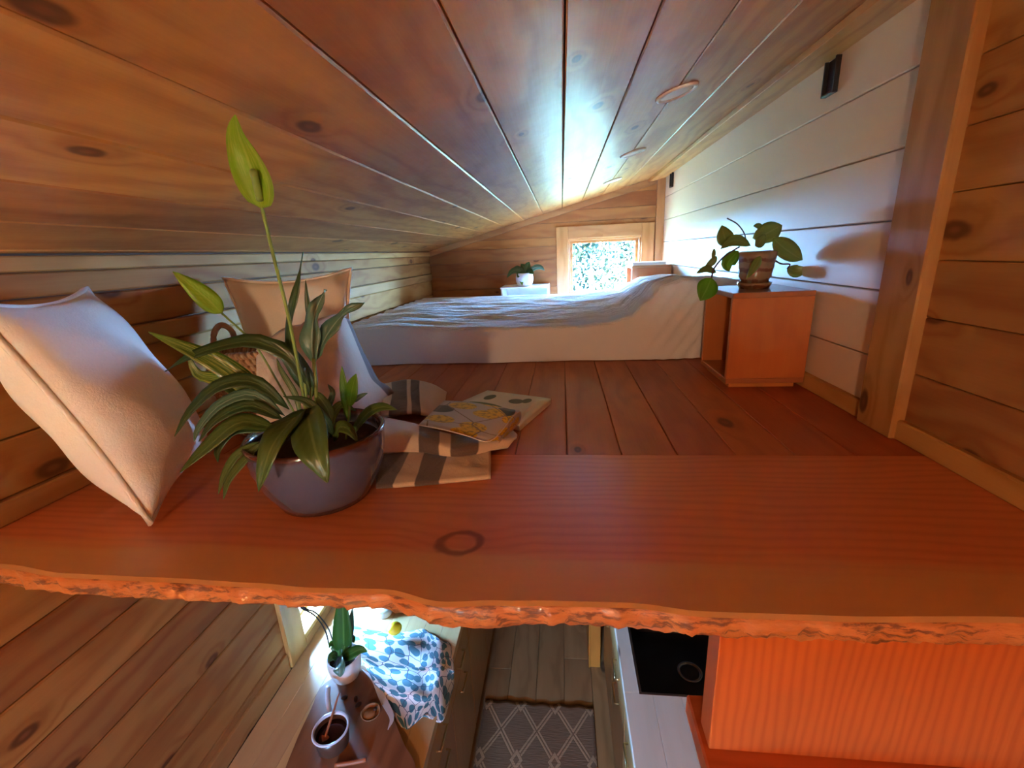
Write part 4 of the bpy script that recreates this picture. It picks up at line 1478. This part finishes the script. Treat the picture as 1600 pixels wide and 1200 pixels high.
# dates, biscuit and bark piece on the board
dm = None
for i, (px, py, rz, lab) in enumerate(((538, 1090, .4, 'dark date nearest the orchid pot on the serving board'), (556, 1092, 1.9, 'dark date in the middle of the serving board'), (560, 1101, .9, 'dark date closest to the round biscuit'))):
    p = at(px, py, z=ZB + .008)
    if dm is None:
        vs_, fs = [], []
        for a in range(9):
            t = PI * a / 8
            for b in range(10):
                q = 2 * PI * b / 10
                r_ = .0078 * math.sin(t) * (1 + .08 * math.sin(3 * q))
                vs_.append((-.013 * math.cos(t), r_ * math.cos(q), r_ * math.sin(q)))
        for a in range(8):
            for b in range(10):
                c = (b + 1) % 10
                fs.append((a * 10 + b, a * 10 + c, (a + 1) * 10 + c, (a + 1) * 10 + b))
        o = make('date_fruit', [Vector(v) + p for v in vs_], fs, M['date_skin'], None, True, None, p)
        dm = o.data
    else:
        o = link('date_fruit', dm, None, p)
    o.rotation_euler = (0, 0, rz)
    tag(o, lab, 'date', 'dates on the serving board')
ck = at(580, 1116, z=ZB)
e = thing('dip_dish', 'shallow round brown dish beside the pan on the board', 'dish', ck)
lathe('dish_body', [(.0001, .0005), (.026, .0005), (.034, .010), (.036, .013), (.033, .013), (.026, .005), (.0001, .004)], ck, M['cookie_glass'], e, 30)
lathe('biscuit', [(.0001, .012), (.018, .011), (.023, .008), (.023, .005), (.0001, .005)], ck + Vector((-.003, -.003, 0)), M['cookie'], e, 24)
lathe('date_half', [(.0001, .018), (.006, .016), (.008, .012), (.0001, .011)], ck + Vector((.012, .012, 0)), M['date_skin'], e, 12)
p = at(548, 1192, z=ZB + .006)
cs = tube('cinnamon_stick', [p + Vector((-.05, -.012, .003)), p, p + Vector((.05, .012, .003))], .007, M['spoon'], None, 10, 8)
tag(cs, 'reddish brown stick lying on the serving board near the bottom', 'stick')

# towel with leaf print
tw = thing('tea_towel', 'white tea towel with teal leaf print draped over the worktop edge', 'towel', at(620, 1050, z=ZC))
def TP(px, py, dz):
    p = at(px, py, z=ZC + dz)
    if p.x > XCL - .012:
        q = at(px, py, x=XCL + .016)
        p = Vector((XCL + .016, q.y, max(min(q.z, ZC - .01), .62)))
    return p
rowsT = [[(545, 976, .03), (585, 986, .02), (625, 988, .014), (660, 983, .014), (672, 990, .012), (684, 996, .016), (690, 1001, .016)],
         [(552, 1000, .016), (590, 1002, .04), (628, 1004, .035), (660, 1008, .02), (676, 1010, .016), (692, 1008, .018), (704, 1008, .0)],
         [(558, 1018, .04), (596, 1028, .03), (634, 1036, .016), (660, 1038, .03), (680, 1036, .022), (694, 1034, .018), (708, 1034, .0)],
         [(566, 1034, .012), (604, 1048, .012), (638, 1052, .014), (664, 1054, .014), (682, 1054, .018), (694, 1052, .018), (709, 1054, .0)],
         [(580, 1058, .022), (608, 1070, .04), (638, 1080, .04), (664, 1086, .03), (680, 1080, .02), (692, 1076, .018), (708, 1074, .0)],
         [(594, 1084, .010), (612, 1092, .010), (636, 1098, .012), (658, 1102, .012), (672, 1100, .012), (684, 1096, .014), (694, 1096, .0)],
         [(626, 1134, .006), (631, 1138, .006), (637, 1140, .006), (647, 1131, .006), (656, 1124, .006), (664, 1117, .008), (676, 1108, .0)]]
patch('cloth', [[TP(*p) for p in r] for r in rowsT], 44, 48, M['ginkgo_print'], tw, .004, .003, lambda u, v_: (u * 1.0, v_ * 1.15), 17)

# lemon
lm = at(617, 982, z=ZC + .078)
vs_, fs = [], []
for a in range(15):
    t = PI * a / 14
    for b in range(18):
        q = 2 * PI * b / 18
        r_ = .028 * math.sin(t) ** .9
        vs_.append(lm + Vector((-.030 * math.cos(t) - .004 * math.copysign(abs(math.cos(t)) ** 16, math.cos(t)), r_ * math.cos(q), r_ * math.sin(q))))
for a in range(14):
    for b in range(18):
        c = (b + 1) % 18
        fs.append((a * 18 + b, a * 18 + c, (a + 1) * 18 + c, (a + 1) * 18 + b))
lo = make('lemon', vs_, fs, M['lemon'], None, True, None, lm)
lo.rotation_euler = (0, .2, .9)
tag(lo, 'bright yellow lemon resting on the leaf print towel', 'lemon')

# jar beyond the lemon
jc = at(597, 966, z=ZC)
jc = Vector((jc.x, jc.y + .03, ZC))
e = thing('glass_jar', 'small jar with a white lid at the back of left worktop', 'jar', jc)
lathe('jar_body', [(.0001, .0), (.036, 0), (.04, .006), (.04, .025), (.034, .03)], jc, M['enamel'], e, 28)
lathe('lid', [(.036, .028), (.038, .030), (.038, .040), (.035, .043), (.0001, .043)], jc, M['white_paint'], e, 28)

# ------------------------------------------------------------------ outdoors
gr = make('ground', [(-40, -40, -.6), (40, -40, -.6), (40, 60, -.6), (-40, 60, -.6)], [(0, 1, 2, 3)], M['grass'])
struct(gr)


def tree(label, base, h, spread, seed, nleaf):
    r = random.Random(seed)
    e = thing('tree', label, 'tree', base)
    top = base + Vector((r.uniform(-.3, .3), r.uniform(-.3, .3), h))
    tube('trunk', [base, base + Vector((.1, .05, h * .4)), top], .10, M['bark_tree'], e, 12, 8, r1=.03)
    tips = []
    for k in range(16):
        t = r.uniform(.3, .95)
        p0 = base + (top - base) * t
        a = r.uniform(0, 2 * PI)
        ln = spread * r.uniform(.5, 1.) * (1.15 - t * .6)
        p2 = p0 + Vector((math.cos(a) * ln, math.sin(a) * ln, ln * r.uniform(.1, .6)))
        p1 = (p0 + p2) / 2 + Vector((0, 0, .12))
        tube('branch', [p0, p1, p2], .03, M['bark_tree'], e, 8, 5, r1=.006)
        tips += [p1, p2, (p1 + p2) / 2]
    vs_, fs = [], []
    for k in range(nleaf):
        c = r.choice(tips)
        p = c + Vector((r.gauss(0, .33), r.gauss(0, .33), r.gauss(0, .28)))
        d = Vector((r.gauss(0, 1), r.gauss(0, 1), r.gauss(0, 1))).normalized()
        s_ = d.orthogonal().normalized()
        l, w_ = r.uniform(.05, .085), r.uniform(.025, .045)
        b = len(vs_)
        vs_ += [p - d * l, p + s_ * w_, p + d * l, p - s_ * w_]
        fs.append((b, b + 1, b + 2, b + 3))
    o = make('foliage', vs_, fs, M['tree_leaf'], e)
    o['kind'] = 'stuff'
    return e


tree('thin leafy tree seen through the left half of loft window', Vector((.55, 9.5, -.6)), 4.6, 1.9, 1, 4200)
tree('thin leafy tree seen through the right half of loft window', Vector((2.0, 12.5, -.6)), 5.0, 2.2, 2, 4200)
